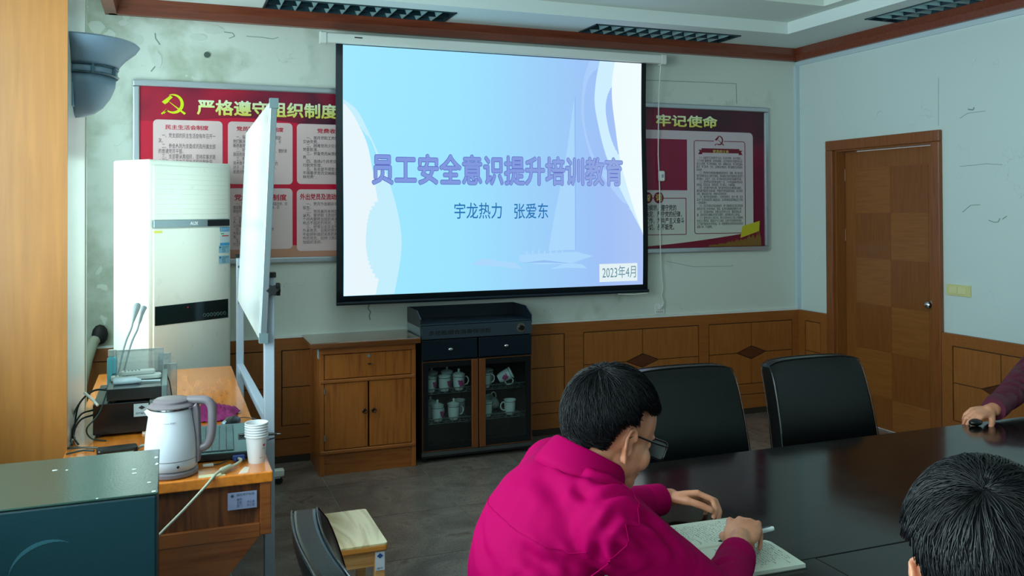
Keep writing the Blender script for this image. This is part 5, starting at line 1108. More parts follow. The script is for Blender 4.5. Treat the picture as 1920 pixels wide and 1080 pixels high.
# ================================================================== CHAIRS
def make_chair(label):
    t = thing('office_chair', label, 'chair', (0, 0, 0), 0, 'black leather chairs round the conference table')
    # backrest: leather slab, reclined, slightly hollow, rounded shoulders
    N1, N2 = 14, 16; vs = []; fs = []; hw = .235; zb, zt = .44, .955
    def pt(i, j, side):
        u = -1 + 2 * i / N1; v = j / N2; w = hw * (1 + .09 * (1 - v))
        z = zb + (zt - zb) * v - .014 * max(0, v - .8) / .2 * abs(u) ** 8 - .003 * u * u * v
        y = .165 + .115 * v + .022 * u * u * -1 + (.0 if side else .078) - .018 * math.sin(v * 3.1)
        e = max(0, v - .9) / .1; y += (.012 if side else -.012) * e ** 2; 
        return (u * w, y, z)
    for side in (1, 0):
        for j in range(N2 + 1):
            for i in range(N1 + 1): vs.append(pt(i, j, side))
    S = (N1 + 1) * (N2 + 1)
    for j in range(N2):
        for i in range(N1):
            q = j * (N1 + 1) + i; fs.append((q, q + 1, q + N1 + 2, q + N1 + 1)); fs.append((S + q + N1 + 1, S + q + N1 + 2, S + q + 1, S + q))
    for j in range(N2):
        for i in (0, N1): q = j * (N1 + 1) + i; fs.append((q, q + N1 + 1, S + q + N1 + 1, S + q))
    for i in range(N1):
        for j in (0, N2): q = j * (N1 + 1) + i; fs.append((q, q + 1, S + q + 1, S + q))
    o = MB().add(vs, fs).build('backrest', LEATHER, t, smooth=50, bevel=.010, bseg=3)
    # piping along both edges of the top and sides
    for side in (1, 0):
        path = [pt(0, j, side) for j in range(1, N2 + 1)] + [pt(i, N2, side) for i in range(1, N1)] + [pt(N1, j, side) for j in range(N2, 0, -1)]
        c0 = Vector((0, .24, .7)); MB().tube([Vector(p) for p in path], .0022, 6).build('piping', LEATHER, o, smooth=60)
    MB().prism(rrect(-.24, .24, -.235, .225, .05), 'Z', .37, .46).build('seat', LEATHER, t, smooth=40, bevel=.02, bseg=3)
    for sx_ in (-1, 1):
        MB().tube(crv3([(sx_ * .265, .20, .40), (sx_ * .27, .16, .60), (sx_ * .27, .05, .645), (sx_ * .27, -.12, .64), (sx_ * .268, -.18, .60), (sx_ * .262, -.18, .40)], 5), .014, 8).build('armrest', CHROME, t, smooth=60) if False else None
        MB().tube([(sx_ * .21, .21, .0), (sx_ * .205, .20, .38), (sx_ * .20, .24, .52)], .014, 8).build('leg', BLACKM, t, smooth=60)
        MB().tube([(sx_ * .21, -.20, .0), (sx_ * .205, -.20, .38)], .014, 8).build('leg', BLACKM, t, smooth=60)
    MB().box(-.2, .2, -.01, .01, .35, .372).build('seat_bar', BLACKM, t)
    return t
ch0 = make_chair('black leather chair across the table, directly in front of the wooden door'); place(ch0, (2.575, -2.965, 0), 0)
def chair(loc, rz, label, own=False):
    c_ = copy_tree(ch0); place(c_, loc, rz); c_['label'] = label; return c_
chair((1.925, -2.955, 0), 0, 'black leather chair across the table, partly hidden by the writing man\'s head')
chair((.575, -3.995, 0), R(90), 'black leather chair of the writing man with sheen along its top edge')
chair((.56, -5.0, 0), R(90), 'black leather chair of the dark haired man in the right foreground')
chair((4.28, -2.84, 0), 0, 'black leather chair of the person at the far right end of the table')

# ================================================================== NOTEBOOK AND PEN
nb = thing('notebook', 'open notebook covered in handwriting on the black table', 'notebook', (1.30, -3.885, TZ), R(-2))
MN = WM[nb.name]   # local y along the spread, x = page height
PG = flat('notebook_page', c3(214, 224, 210), .65)
def page(s):
    prof = [(0, .004), (.006, .010), (.03, .0145), (.08, .0135), (.14, .011), (.165, .0100), (.165, .0015), (0, .0015)]
    return [(s * y, z) for y, z in prof]
for s in (1, -1): MB().prism(page(s), 'X', -.103, .103, MN).build('page_block', PG, nb)
MB().prism([(-.169, 0), (.169, 0), (.169, .0012), (-.169, .0012)], 'X', -.106, .106, MN).build('cover', flat('notebook_cover', c3(60, 66, 66), .6), nb)
INK = flat('hand_ink', c3(44, 54, 84), .7)
def pz(y):
    y = abs(y); pr_ = [(0, .004), (.006, .010), (.03, .0145), (.08, .0135), (.14, .011), (.165, .0100)]
    for (a, b), (c_, d) in zip(pr_, pr_[1:]):
        if y <= c_: return b + (d - b) * (y - a) / (c_ - a)
    return .01
rr = random.Random(11)
for s in (1, -1):
    m = MB()
    for ln in range(21):
        x = .088 - ln * .0086
        if s < 0 and ln > 17: break
        y = .150 if s > 0 else -.016
        end = .016 if s > 0 else -.150
        y -= rr.uniform(0, .012); e2 = end + rr.uniform(0, .03) * (1 if rr.random() < .7 else 2.5)
        while y > e2:      # characters: a few short pen strokes each
            for k in range(rr.randint(2, 4)):
                ax, ay = x + rr.uniform(-.0018, .0022), y - rr.uniform(0, .004); bx_, by_ = ax + rr.uniform(-.0022, .0022), ay - rr.uniform(-.001, .0032)
                z0, z1 = pz(ay) + .0003, pz(by_) + .0003; w_ = .0006
                m.add([(ax - w_, ay, z0), (ax + w_, ay + w_, z0), (bx_ + w_, by_, z1), (bx_ - w_, by_ - w_, z1)], [(0, 1, 2, 3)], MN)
            y -= rr.uniform(.0048, .0062)
    m.build('handwriting', INK, nb)
pn = thing('pen', 'clear barrelled gel pen with dark tip held over the notebook', 'pen', (1.33, -3.9, TZ + .02))
pa, pb_ = Vector((1.278, -3.872, TZ + .0165)), Vector((1.392, -3.945, TZ + .058)); d_ = pb_ - pa
MB().tube([pa, pa + d_ * .05, pa + d_ * .10], [.001, .0035, .0045], 10).build('pen_tip', BLACK, pn, smooth=60)
MB().tube([pa + d_ * .10, pa + d_ * .16], [.0048, .005], 10).build('pen_grip_ring', flat('pen_blue', c3(40, 60, 130), .3), pn)
MB().tube([pa + d_ * .16, pa + d_ * .62], [.005, .005], 12).build('barrel', flat('pen_barrel', c3(196, 206, 214), .15), pn, smooth=60)
MB().tube([pa + d_ * .62, pa + d_ * .97, pb_], [.0058, .0058, .004], 12).build('cap', flat('pen_cap', c3(206, 220, 222), .12), pn, smooth=60)
MB().tube([pa + d_ * .66 + Vector((0, 0, .007)), pa + d_ * .93 + Vector((0, 0, .007))], .0014, 6).build('pocket_clip', flat('pen_clip', c3(60, 80, 96), .3), pn)

# ================================================================== PEOPLE
SKIN, nt, b_ = new('skin'); L = nt.links.new
tc = nt.nodes.new('ShaderNodeTexCoord'); n_ = nt.nodes.new('ShaderNodeTexNoise'); n_.inputs['Scale'].default_value = 14; n_.inputs['Detail'].default_value = 4; L(tc.outputs['Object'], n_.inputs['Vector'])
rp = ramp(nt, [(.3, c3(192, 124, 94)), (.6, c3(214, 150, 118))]); L(n_.outputs['Fac'], rp.inputs['Fac']); L(rp.outputs['Color'], b_.inputs['Base Color'])
b_.inputs['Roughness'].default_value = .5; b_.inputs['Subsurface Weight'].default_value = .12; b_.inputs['Subsurface Radius'].default_value = (.02, .008, .004); b_.inputs['Subsurface Scale'].default_value = .3
SHIRT = flat('magenta_shirt', c3(158, 0, 78), .7, spec=.04, bump=.25, bscale=900)
SHIRTD = flat('dark_red_shirt', c3(86, 8, 42), .6, bump=.25, bscale=900)
TRO = flat('dark_trousers', c3(26, 28, 36), .8); SHOE = flat('black_shoe', c3(14, 14, 16), .3)
HAIRC, nt, b_ = new('black_hair'); b_.inputs['Base Color'].default_value = c3(8, 10, 14); b_.inputs['Roughness'].default_value = .42; b_.inputs['Specular IOR Level'].default_value = .32
tc = nt.nodes.new('ShaderNodeTexCoord'); n_ = nt.nodes.new('ShaderNodeTexNoise'); n_.inputs['Scale'].default_value = 60; nt.links.new(tc.outputs['Object'], n_.inputs['Vector'])
rp = ramp(nt, [(.3, c3(6, 8, 11)), (.75, c3(18, 21, 26))]); nt.links.new(n_.outputs['Fac'], rp.inputs['Fac']); nt.links.new(rp.outputs['Color'], b_.inputs['Base Color'])

def xf(prims, M):
    M3 = M.to_3x3(); out = []
    for p in prims:
        if p[0] == 'c': out.append(('c', M @ Vector(p[1]), M @ Vector(p[2]), p[3], p[4]))
        else: out.append(('e', M @ Vector(p[1]), p[2], M3 @ (p[3] if len(p) > 3 else Matrix.Identity(3))))
    return out
E3 = lambda ax, a: Matrix.Rotation(R(a), 3, ax)
def head_prims():
    h = [('e', (-.012, 0, .030), (.098, .077, .094)), ('e', (-.045, 0, .005), (.066, .066, .075)), ('e', (.035, 0, .035), (.060, .066, .072)),
         ('e', (.036, 0, -.030), (.060, .064, .072)), ('e', (.020, 0, -.055), (.060, .062, .050)), ('e', (.046, 0, -.082), (.046, .050, .036)), ('e', (.070, 0, -.104), (.022, .024, .018)),
         ('e', (.064, .034, -.030), (.028, .028, .030)), ('e', (.064, -.034, -.030), (.028, .028, .030)),
         ('e', (.082, 0, .020), (.016, .046, .012)),
         ('c', (.092, 0, .010), (.114, 0, -.030), .008, .012), ('e', (.104, .010, -.036), (.011, .009, .008)), ('e', (.104, -.010, -.036), (.011, .009, .008)),
         ('e', (.090, 0, -.062), (.013, .024, .006)), ('e', (.089, 0, -.072), (.012, .021, .006)),
         ('c', (-.022, 0, -.040), (-.055, 0, -.115), .055, .055)]
    for s in (1, -1):
        h += [('e', (.079, s * .030, .002), (.010, .013, .010)),
              ('e', (-.004, s * .076, -.012), (.012, .007, .026), E3('X', -s * 8)), ('e', (-.002, s * .074, -.040), (.009, .008, .012))]
        ring = [(.008, .004), (.004, .018), (-.006, .024), (-.016, .018), (-.020, .002), (-.016, -.016), (-.008, -.030), (-.002, -.044)]
        for (a, b), (c_, d) in zip(ring, ring[1:]): h.append(('c', (a, s * (.079 + .008 * (1 if a < -.01 else .4)), b - .004), (c_, s * (.079 + .008 * (1 if c_ < -.01 else .4)), d - .004), .0042, .0042))
        h.append(('c', (.008, s * .080, .0), (-.004, s * .079, -.010), .0035, .003)); h.append(('c', (.006, s * .078, -.020), (.006, s * .078, -.030), .004, .004))
    return h
def hand_prims(s, curl, tcurl=20, spread=1.0, tout=38):
    """wrist at origin, fingers along +x, palm facing -z; s=+1: thumb on the +y side"""
    out = [('e', (.048, 0, .0), (.050, .038, .014)), ('e', (.030, s * .014, -.004), (.030, .022, .015)), ('e', (.040, -s * .020, -.003), (.036, .016, .013)), ('c', (-.05, 0, 0), (.015, 0, 0), .026, .024)]
    for k, (yo, ln, r) in enumerate(((.029, .92, .0088), (.010, 1.0, .0092), (-.010, .94, .0088), (-.028, .76, .0076))):
        c0 = curl[k]; p = Vector((.086 - .006 * abs(k - 1), s * yo, .003)); out.append(('c', (.045, s * yo * .8, .003), p, .010, r + .001)); ang = 0
        yaw = s * (1.5 - k) * 4 * spread
        for j, sl in enumerate((.043, .027, .021)):
            ang += c0[j]; d = Vector((math.cos(R(ang)) * math.cos(R(yaw)), math.cos(R(ang)) * math.sin(R(yaw)), -math.sin(R(ang))))
            q = p + d * sl * ln; out.append(('c', p, q, r * (1 - .09 * j), r * (.93 - .10 * j))); p = q
    p = Vector((.018, s * .020, -.006)); a = tout; dz = -.28
    for j, (sl, r) in enumerate(((.042, .0135), (.033, .0108), (.027, .0098))):
        d = Vector((math.cos(R(a)), s * math.sin(R(a)), dz)).normalized(); q = p + d * sl; out.append(('c', p, q, r, r * .9)); p = q; a -= tcurl; dz -= .12
    return out
def hair(parent, M, seed, n, whorl, grows, name='hair', ln=(.045, .075), lift=.016, vol=None):
    rr = random.Random(seed); C0 = Vector((-.012, 0, .030)); RA = Vector((.101, .080, .098)); vol = vol or (lambda d: 1)
    def surf(d, off): return C0 + Vector((d.x * (RA.x + off), d.y * (RA.y + off), d.z * (RA.z + off)))
    vs = []; fs = []; NI, NJ = 72, 48; idx = {}
    for j in range(NJ + 1):
        for i in range(NI):
            th = math.pi * j / NJ; ph = 2 * math.pi * i / NI; d = Vector((math.sin(th) * math.cos(ph), math.sin(th) * math.sin(ph), math.cos(th)))
            vs.append(surf(d, (.001 + .007 * min(1, max(0, grows(d)) / .15)) * vol(d) + .0015 * noise.noise(d * 9)))
            idx[(j, i)] = (len(vs) - 1, grows(d))
    for j in range(NJ):
        for i in range(NI):
            q = [idx[(j, i)], idx[(j + 1, i)], idx[(j + 1, (i + 1) % NI)], idx[(j, (i + 1) % NI)]]
            if min(v[1] for v in q) > 0: fs.append(tuple(v[0] for v in q))
    m = MB().add(vs, fs, M); hb = m.build(name, HAIRC, parent, smooth=180)
    HB_ = flat('hair_base', c3(8, 10, 13), .75, spec=.15); hb.data.materials[0] = HB_
    W = Vector(whorl).normalized(); m = MB(); c_ = 0; W2 = W; Mi = M.to_3x3().inverted() @ Vector((0, 0, -1))
    while c_ < n:
        d = Vector((rr.gauss(0, 1), rr.gauss(0, 1), rr.gauss(0, 1))).normalized()
        if grows(d) <= 0: continue
        c_ += 1; L_ = rr.uniform(*ln); seg = 6; off = .0085 * vol(d); pts = []; wob = Vector((rr.gauss(0, .16), rr.gauss(0, .16), rr.gauss(0, .16))); tw = W.cross(d) * .35
        lf = lift * rr.uniform(.6, 1.12) * vol(d)
        for k in range(seg):
            pts.append(surf(d, off)); away = (d - W * d.dot(W)); away = away.normalized() if away.length > .02 else Vector((1, 0, 0))
            cl = noise.noise(d * 7 + Vector((seed, 0, 0))); t = away * 1.0 + tw + Mi * .35 + wob + d.cross(away) * cl * .5; t = (t - d * t.dot(d)); t = t.normalized() if t.length > 1e-3 else away
            d = (d + t * (L_ / seg) / .09).normalized()
            if grows(d) < -.03: break
            off = .0085 + (lf - .0085) * math.sin(min(1, (k + 1) / 3.2) * math.pi / 2)
            if k > 3: off -= .002 * (k - 3)
        if len(pts) < 3: continue
        w_ = rr.uniform(.0005, .0009); m.tube(pts, [w_, w_ * 1.2, w_ * 1.2, w_, w_ * .8, w_ * .3][:len(pts)], 3, M)
    o = m.build('hair_strands', HAIRC, hb if False else parent, smooth=180); o['kind'] = 'stuff'
    return hb
def grows_std(d):
    # forehead and face are bare, the nape and the skin round the ears too
    v = 1.0
    hl = .52 - .25 * abs(d.y)
    if d.x > .10: v = min(v, d.z - (hl + (d.x - .5) * .25) if d.x > .35 else d.z + .05 - (.35 + .45 * (d.x - .10)) * (1 if d.z < .3 else 0))
    if abs(d.y) > .40 and d.x > .28: v = min(v, d.z - (-.06 + .8 * (d.x - .28)))
    if abs(d.y) > .40: v = min(v, math.hypot((d.x - .02) / .30, (d.z + .52) / .50) - 1, d.z + .42 if d.x > .15 else 1)
    v = min(v, d.z + .62 + .1 * (1 if d.x < -.5 else 0))
    return v
def folds(amp, freq, seed):
    def f(co):
        u = co.x * .8 + co.z * .6; v = co.y; t = co.z * .8 - co.x * .6
        p = Vector((u * freq * .55, v * freq * 1.3 + u * 3, t * freq * 1.0)) + Vector((seed, seed * 2, 0)); w = noise.noise_vector(p * .45) * 1.4
        a = abs(noise.noise(p + w)); b = abs(noise.noise(p * 2.1 + w * 1.5 + Vector((9, 4, 2))))
        return -amp * (max(0, 1 - a / .16) ** 1.5) * 1.0 - amp * .45 * max(0, 1 - b / .14) ** 1.5 + amp * .5 * noise.noise(p * .7)
    return f
def legs(px, py, knee_dx, floor_face, s=1):
    """seated legs: pelvis point px,py, seat height .5; floor_face = unit facing dir"""
    f = Vector(floor_face); sd = Vector((-f.y, f.x, 0)); P0 = Vector((px, py, .54)); body = []; tr_ = []; sh = []
    for k in (-1, 1):
        hip = P0 + sd * .09 * k; kn = hip + f * knee_dx + sd * .04 * k + Vector((0, 0, -.02)); an = kn + f * .03 + Vector((0, 0, -.41)); toe = an + f * .16 + Vector((0, 0, -.045))
        tr_ += [('c', hip, kn, .085, .062), ('c', kn, an + Vector((0, 0, .04)), .062, .046)]; body += [('c', hip, kn, .065, .045), ('c', kn, an, .045, .032), ('c', an, toe, .026, .02)]
        sh += [(an + Vector((0, 0, -.045)), toe + Vector((0, 0, -.008)))]
    tr_.append(('e', P0, (.14, .17, .10) if abs(f.x) > .5 else (.17, .14, .10)))
    return body, tr_, sh
def shoes(sh, par):
    for a, b in sh:
        a = Vector((a.x, a.y, .048)); b = Vector((b.x, b.y, .040)); d = (b - a)
        fuse('shoe', [('c', a - d * .2, b, .042, .036), ('c', a + Vector((0, 0, .03)), a + Vector((0, 0, .05)), .042, .040)], .006, SHOE, par, 3)

# ---- man 1: writing
m1 = thing('person', 'man in magenta shirt with glasses bent over the notebook, writing', 'person', (.62, -4.05, 0))
MH = Matrix.Translation((.872, -4.072, 1.126)) @ Matrix.Rotation(R(8), 4, 'Z') @ Matrix.Rotation(R(24), 4, 'Y')
hp_ = xf(head_prims(), MH)
LN = E3('Y', 20)
ShR, ElR, WrR = Vector((.790, -4.228, .985)), Vector((1.01, -4.262, .812)), Vector((1.208, -4.050, .805))
ShL, ElL, WrL = Vector((.825, -3.885, .995)), Vector((1.03, -3.68, .812)), Vector((1.262, -3.618, .795))
def frame(o, x, zup):
    x = Vector(x).normalized(); z = Vector(zup); y = z.cross(x).normalized(); z = x.cross(y)
    return Matrix(((x.x, y.x, z.x, o[0]), (x.y, y.y, z.y, o[1]), (x.z, y.z, z.z, o[2]), (0, 0, 0, 1)))
HR = frame(WrR + Vector((.042, .048, .010)), (.66, .72, .12), (-.30, -.22, .92)) @ Matrix.Scale(1.2, 4)
HL = frame(WrL + Vector((.015, -.002, .004)), (.93, -.38, .04), (.05, .46, .88)) @ Matrix.Scale(1.08, 4)
fist = [(52, 62, 40), (62, 70, 40), (66, 72, 42), (66, 70, 42)]
rest = [(26, 54, 36), (24, 50, 34), (26, 50, 34), (30, 50, 34)]
lb_, ltr, lsh = legs(.60, -4.05, .42, (1, 0, 0))
torso_b = [('e', (.70, -4.06, .88), (.10, .165, .19), LN), ('e', (.66, -4.05, .70), (.11, .15, .16), LN), ('c', (.79, -3.93, .965), (.785, -4.19, .965), .042, .042), ('c', (.79, -4.06, 1.0), (.81, -4.06, 1.06), .07, .055), ('e', (.62, -4.05, .57), (.12, .16, .10))]
arms_b = [('c', ShR.lerp(Vector((.785, -4.19, .95)), .5), ElR, .040, .036), ('c', ElR, WrR, .036, .027), ('c', ShL.lerp(Vector((.79, -3.93, .95)), .5), ElL, .040, .036), ('c', ElL, WrL, .036, .027)]
fuse('body', hp_ + [('c', MH @ Vector((-.05, 0, -.11)), (.815, -4.062, 1.02), .055, .055)] + torso_b + arms_b + xf(hand_prims(1, fist, 34, .4, 30), HR) + xf(hand_prims(-1, rest, 14, .9, 34), HL) + lb_, .0030, SKIN, m1, 5)
fuse('shirt', [('e', (.705, -4.06, .88), (.125, .192, .215), LN), ('e', (.680, -4.05, .70), (.135, .180, .19), LN), ('c', (.800, -3.915, .978), (.790, -4.205, .978), .078, .080), ('c', (.785, -3.96, .995), (.780, -4.16, .995), .083, .083), ('c', (.780, -4.062, 1.0), (.803, -4.062, 1.050), .105, .072),
                ('e', (.62, -4.05, .58), (.150, .185, .11)), ('c', ShR, ShR.lerp(ElR, .5), .078, .071), ('c', ShR.lerp(ElR, .5), ElR, .071, .062), ('c', ElR, WrR - (WrR - ElR) * .06, .060, .042), ('c', ShL, ElL, .078, .060), ('c', ElL, WrL - (WrL - ElL) * .05, .058, .042)],
     .0055, SHIRT, m1, 14, folds(.0016, 6, 3))
def cuff(e, w, r, mat, par):
    d = (w - e).normalized(); MB().tube([w - d * .062, w - d * .055, w - d * .01, w + d * .002, w + d * .0, w - d * .02], [r + .001, r + .004, r + .002, r + .001, r - .003, r - .006], 22).build('cuff', mat, par, smooth=60)
# stitched seams laid on the cloth: yoke across the shoulders, both armholes, side of the collar
from mathutils.bvhtree import BVHTree
shirt1 = [o for o in children(m1) if o.name.startswith('shirt')][0]
def creases(o, par, lines):
    me = o.data; T = wmat(par); bt = BVHTree.FromPolygons([T @ v.co for v in me.vertices], [tuple(p.vertices) for p in me.polygons])
    seg = []
    for a, b, w_, dep in lines:
        pts = [bt.find_nearest(Vector(a).lerp(Vector(b), k / 5))[0] for k in range(6)]; seg.append((pts, w_, dep))
    nr = [v.normal.copy() for v in me.vertices]
    for v, n in zip(me.vertices, nr):
        p = T @ v.co; d = 0
        for pts, w_, dep in seg:
            if (p - pts[2]).length > .30: continue
            best = 9; tt = 0
            for k in range(5):
                a, b = pts[k], pts[k + 1]; ab = b - a; t = max(0, min(1, (p - a).dot(ab) / max(1e-9, ab.dot(ab)))); q = (p - a - ab * t).length
                if q < best: best, tt = q, (k + t) / 5
            r = best / w_
            if r < 3: d += dep * math.sin(math.pi * (.08 + .84 * tt)) * (-math.exp(-r * r * 1.4) + .55 * math.exp(-(r - 1.5) ** 2 * 1.6))
        v.co += n * d
creases(shirt1, m1, [
    ((0.733,-4.095,1.105), (0.769,-4.195,1.085), .016, .009), ((0.726,-4.178,1.077), (0.746,-4.228,1.046), .016, .010), ((0.777,-4.197,1.078), (0.871,-4.212,1.031), .014, .010),
    ((0.756,-4.254,1.063), (0.832,-4.24,1.039), .013, .009), ((0.775,-4.304,1.053), (0.859,-4.293,1.002), .014, .011), ((0.77,-4.302,1.046), (0.741,-4.29,1.002), .012, .009),
    ((0.779,-4.326,1.024), (0.852,-4.333,0.962), .015, .010), ((0.841,-4.286,1.022), (0.897,-4.307,0.956), .013, .009), ((0.657,-4.149,0.929), (0.686,-4.224,0.912), .018, .010),
    ((0.683,-4.181,0.952), (0.71,-4.255,0.917), .014, .008), ((0.649,-4.006,0.918), (0.662,-4.108,0.871), .020, .007), ((0.733,-4.287,0.992), (0.729,-4.284,0.925), .014, .010),
    ((0.96,-4.234,0.874), (1.055,-4.196,0.877), .012, .008), ((1.007,-4.22,0.85), (1.105,-4.172,0.85), .011, .007), ((0.742,-4.333,0.978), (0.787,-4.35,0.942), .014, .009), ((0.713,-4.087,1.045), (0.72,-4.175,1.007), .022, .006)])
bv = BVHTree.FromPolygons([wmat(m1) @ v.co for v in shirt1.data.vertices], [tuple(p.vertices) for p in shirt1.data.polygons])
def seam(pts, r=.0011):
    q = []
    for p in crv3(pts, 6):
        h = bv.find_nearest(p)
        if h[0] is not None: q.append(h[0] + h[1] * .0005)
    MB().tube(q, r, 6).build('seam', SHIRT, m1, smooth=60)
seam([(.64, -3.84, 1.0), (.60, -3.95, 1.0), (.59, -4.06, 1.0), (.62, -4.17, .98), (.70, -4.28, .95)])
for s_, e_ in ((ShR, ElR), (ShL, ElL)):
    ax = (e_ - s_).normalized(); a_ = ax.orthogonal().normalized(); b__ = ax.cross(a_)
    seam([s_ + ax * .0 + (a_ * math.cos(t) + b__ * math.sin(t)) * .13 for t in (2 * math.pi * k / 16 for k in range(17))])
cuff(ElR, WrR, .041, SHIRT, m1); cuff(ElL, WrL, .041, SHIRT, m1)
MCOL = Matrix.Translation((.812, -4.064, 1.052)) @ Matrix.Rotation(R(6), 4, 'Z') @ Matrix.Rotation(R(30), 4, 'Y')
o = MB().lathe([(.078, -.03), (.074, .005), (.073, .032), (.077, .038), (.083, .032), (.096, -.008), (.100, -.030)], 48, MCOL @ Matrix.Scale(1.05, 4, (0, 1, 0)), R(25), R(335)).build('collar', SHIRT, m1, smooth=60); sd = o.modifiers.new('s', 'SOLIDIFY'); sd.thickness = .002
fuse('trousers', ltr, .008, TRO, m1, 5); shoes(lsh, m1)
hair(m1, MH, 5, 7500, (-.62, -.12, .78), grows_std, lift=.0125, vol=lambda d: 1.0 + .3 * max(0, d.z))
# side whisker in front of the ear, greying
gl_ = MB()
SPEC = flat('spectacle_black', c3(10, 12, 14), .25)
for s in (1, -1):
    yc = s * .034
    rim = [(.109 - .006 * abs(v_) , yc + s * u_, w__) for u_, w__, v_ in [(a, b, 0) for a, b in rrect(-.027, .027, -.018, .020, .010, 4)]]
    gl_.tube([Vector((.110, p[1], p[2])) for p in rim], .0024, 8, MH, closed=True)
    gl_.tube([(.110, s * .061, .012), (.100, s * .072, .012), (.05, s * .079, .010), (.0, s * .081, .010), (-.012, s * .082, .0)], [.0028, .0028, .0022, .002, .0016], 8, MH)
gl_.tube([(.110, -.007, .006), (.113, 0, .010), (.110, .007, .006)], .002, 8, MH)
g_ = gl_.build('spectacles', SPEC, m1, smooth=60)
for s in (1, -1): MB().prism([(s * .034 + a, b) for a, b in rrect(-.026, .026, -.017, .019, .010, 4)], 'X', .1095, .1105, MH).build('lens', flat('lens_glass', (.4, .5, .5, 1), .03, alpha=.12), g_)
# ---- man 2: back of the head in the right foreground
m2 = thing('person', 'dark haired man seen from behind in the bottom right corner, watching the screen', 'person', (.66, -5.1, 0))
MH2 = Matrix.Translation((.887, -4.988, 1.164)) @ Matrix.Rotation(R(60), 4, 'Z') @ Matrix.Rotation(R(16), 4, 'Y')
lb_, ltr, lsh = legs(.60, -5.02, .42, (1, 0, 0))
tb2 = [('e', (.74, -5.04, .86), (.10, .165, .19), E3('Z', 20)), ('e', (.68, -5.03, .70), (.11, .15, .16)), ('c', (.80, -4.89, .98), (.84, -5.18, .98), .055, .055), ('e', (.62, -5.02, .57), (.12, .16, .10))]
A2 = [Vector((.84, -5.20, .97)), Vector((1.0, -5.24, .80)), Vector((1.24, -5.10, .795))]; B2 = [Vector((.82, -4.87, .97)), Vector((1.02, -4.70, .81)), Vector((1.26, -4.78, .795))]
fuse('body', xf(head_prims(), MH2) + [('c', MH2 @ Vector((-.06, 0, -.13)), (.82, -5.03, .97), .058, .07)] + tb2 + [('c', A2[0], A2[1], .05, .04), ('c', A2[1], A2[2], .04, .027), ('c', B2[0], B2[1], .05, .04), ('c', B2[1], B2[2], .04, .027)] + xf(hand_prims(1, rest, 14), frame(A2[2], (.9, .4, 0), (0, 0, 1))) + xf(hand_prims(-1, rest, 14), frame(B2[2], (.9, -.2, 0), (0, 0, 1))) + lb_, .0040, SKIN, m2, 3)
fuse('shirt', [('e', (.74, -5.04, .86), (.130, .195, .215), E3('Z', 20)), ('e', (.68, -5.03, .70), (.15, .185, .19)), ('c', (.80, -4.88, .965), (.84, -5.19, .965), .075, .075), ('c', (.82, -5.03, .98), (.83, -5.02, 1.03), .095, .07), ('e', (.62, -5.02, .58), (.15, .185, .11)),
                ('c', A2[0], A2[1], .075, .060), ('c', A2[1], A2[2] - Vector((.02, .0, 0)), .056, .042), ('c', B2[0], B2[1], .075, .060), ('c', B2[1], B2[2] - Vector((.02, .0, 0)), .056, .042)], .009, SHIRTD, m2, 6, folds(.008, 7, 8))
fuse('trousers', ltr, .010, TRO, m2, 5); shoes(lsh, m2)
hair(m2, MH2, 9, 15000, (-.70, .255, .67), lambda d: min(grows_std(d) if d.x > -.35 else min(1, d.z + .75), math.hypot((d.x - .02) / .40, (d.z + .46) / .60) - 1 if abs(d.y) > .4 else 1), lift=.012, ln=(.05, .085), vol=lambda d: 1.0 + .25 * max(0, d.z))
# ---- small black thing under the far hand
tag(MB().sph((2.915, -3.205, TZ + .014), (.030, .020, .014), 16).build('black_case', BLACK, None, smooth=180), 'small shiny black case under the hand at the far table edge', 'case')
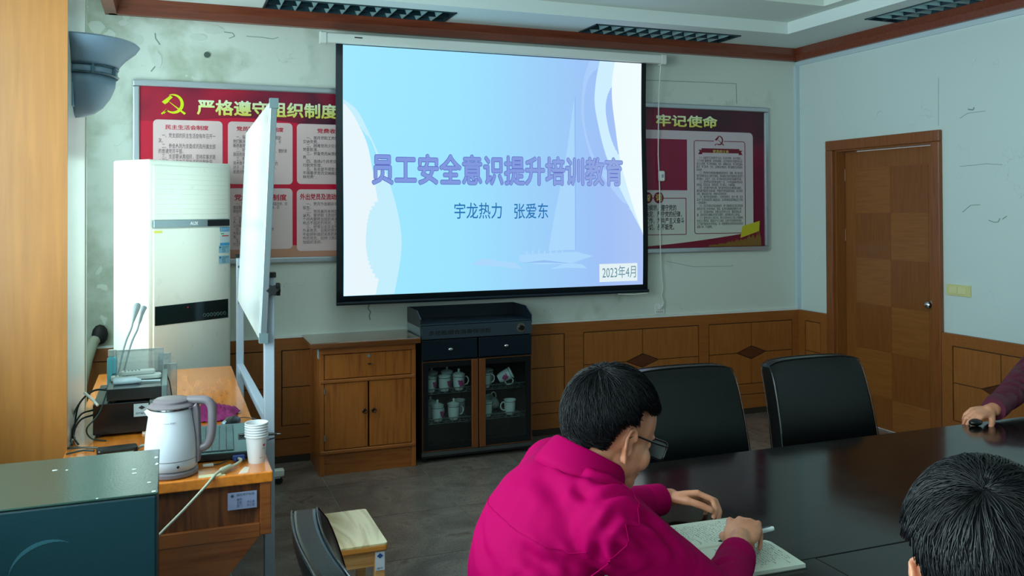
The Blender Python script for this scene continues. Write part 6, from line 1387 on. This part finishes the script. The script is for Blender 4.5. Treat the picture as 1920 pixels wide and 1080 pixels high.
# ---- person 3: at the far right end, only a forearm in the picture
m3 = thing('person', 'person in dark red shirt at the far right, hand resting on the table edge', 'person', (4.03, -2.78, 0))
MH3 = Matrix.Translation((3.98, -2.90, 1.24)) @ Matrix.Rotation(R(-120), 4, 'Z') @ Matrix.Rotation(R(6), 4, 'Y')
lb_, ltr, lsh = legs(4.03, -2.78, .42, (0, -1, 0))
S3R, E3R, W3R = Vector((3.79, -2.90, .98)), Vector((3.40, -3.04, .865)), Vector((3.035, -3.185, .800)); S3L, E3L, W3L = Vector((4.15, -2.86, 1.02)), Vector((4.24, -3.05, .82)), Vector((4.02, -3.28, .795))
HR3 = frame(W3R + Vector((-.012, -.0, .0)), (-.93, .06, -.14), (-.20, -.30, .92))
fuse('body', xf(head_prims(), MH3) + [('c', MH3 @ Vector((-.06, 0, -.13)), (3.98, -2.84, 1.04), .058, .07), ('e', (3.99, -2.82, .88), (.165, .10, .2), E3('Y', -8)), ('e', (4.03, -2.79, .68), (.15, .12, .18)), ('c', S3R, S3L, .055, .055), ('e', (4.03, -2.78, .57), (.16, .12, .10))]
     + [('c', S3R, E3R, .052, .040), ('c', E3R, W3R, .040, .028), ('c', S3L, E3L, .052, .04), ('c', E3L, W3L, .04, .027)] + xf(hand_prims(1, [(30, 42, 24), (28, 44, 26), (30, 44, 26), (34, 44, 28)], 10, .9, 46), HR3) + xf(hand_prims(-1, rest), frame(W3L, (-.6, -.75, 0), (0, 0, 1))) + lb_, .0036, SKIN, m3, 3)
fuse('shirt', [('e', (3.99, -2.82, .88), (.195, .130, .22), E3('Y', -8)), ('e', (4.03, -2.79, .68), (.185, .15, .19)), ('c', S3R, S3L, .075, .075), ('c', (3.98, -2.84, 1.03), (3.98, -2.85, 1.08), .09, .07), ('e', (4.03, -2.78, .58), (.185, .15, .11)), ('c', S3R, E3R, .075, .066), ('c', E3R, W3R + (E3R - W3R) * .10, .066, .044), ('c', S3L, E3L, .075, .06), ('c', E3L, W3L, .056, .042)], .0075, SHIRTD, m3, 6, folds(.010, 8, 5))
cuff(E3R, W3R, .044, SHIRTD, m3)
fuse('trousers', ltr, .010, TRO, m3, 5); shoes(lsh, m3)
hair(m3, MH3, 12, 1500, (-.6, .1, .8), grows_std, lift=.02)
finish_texts()
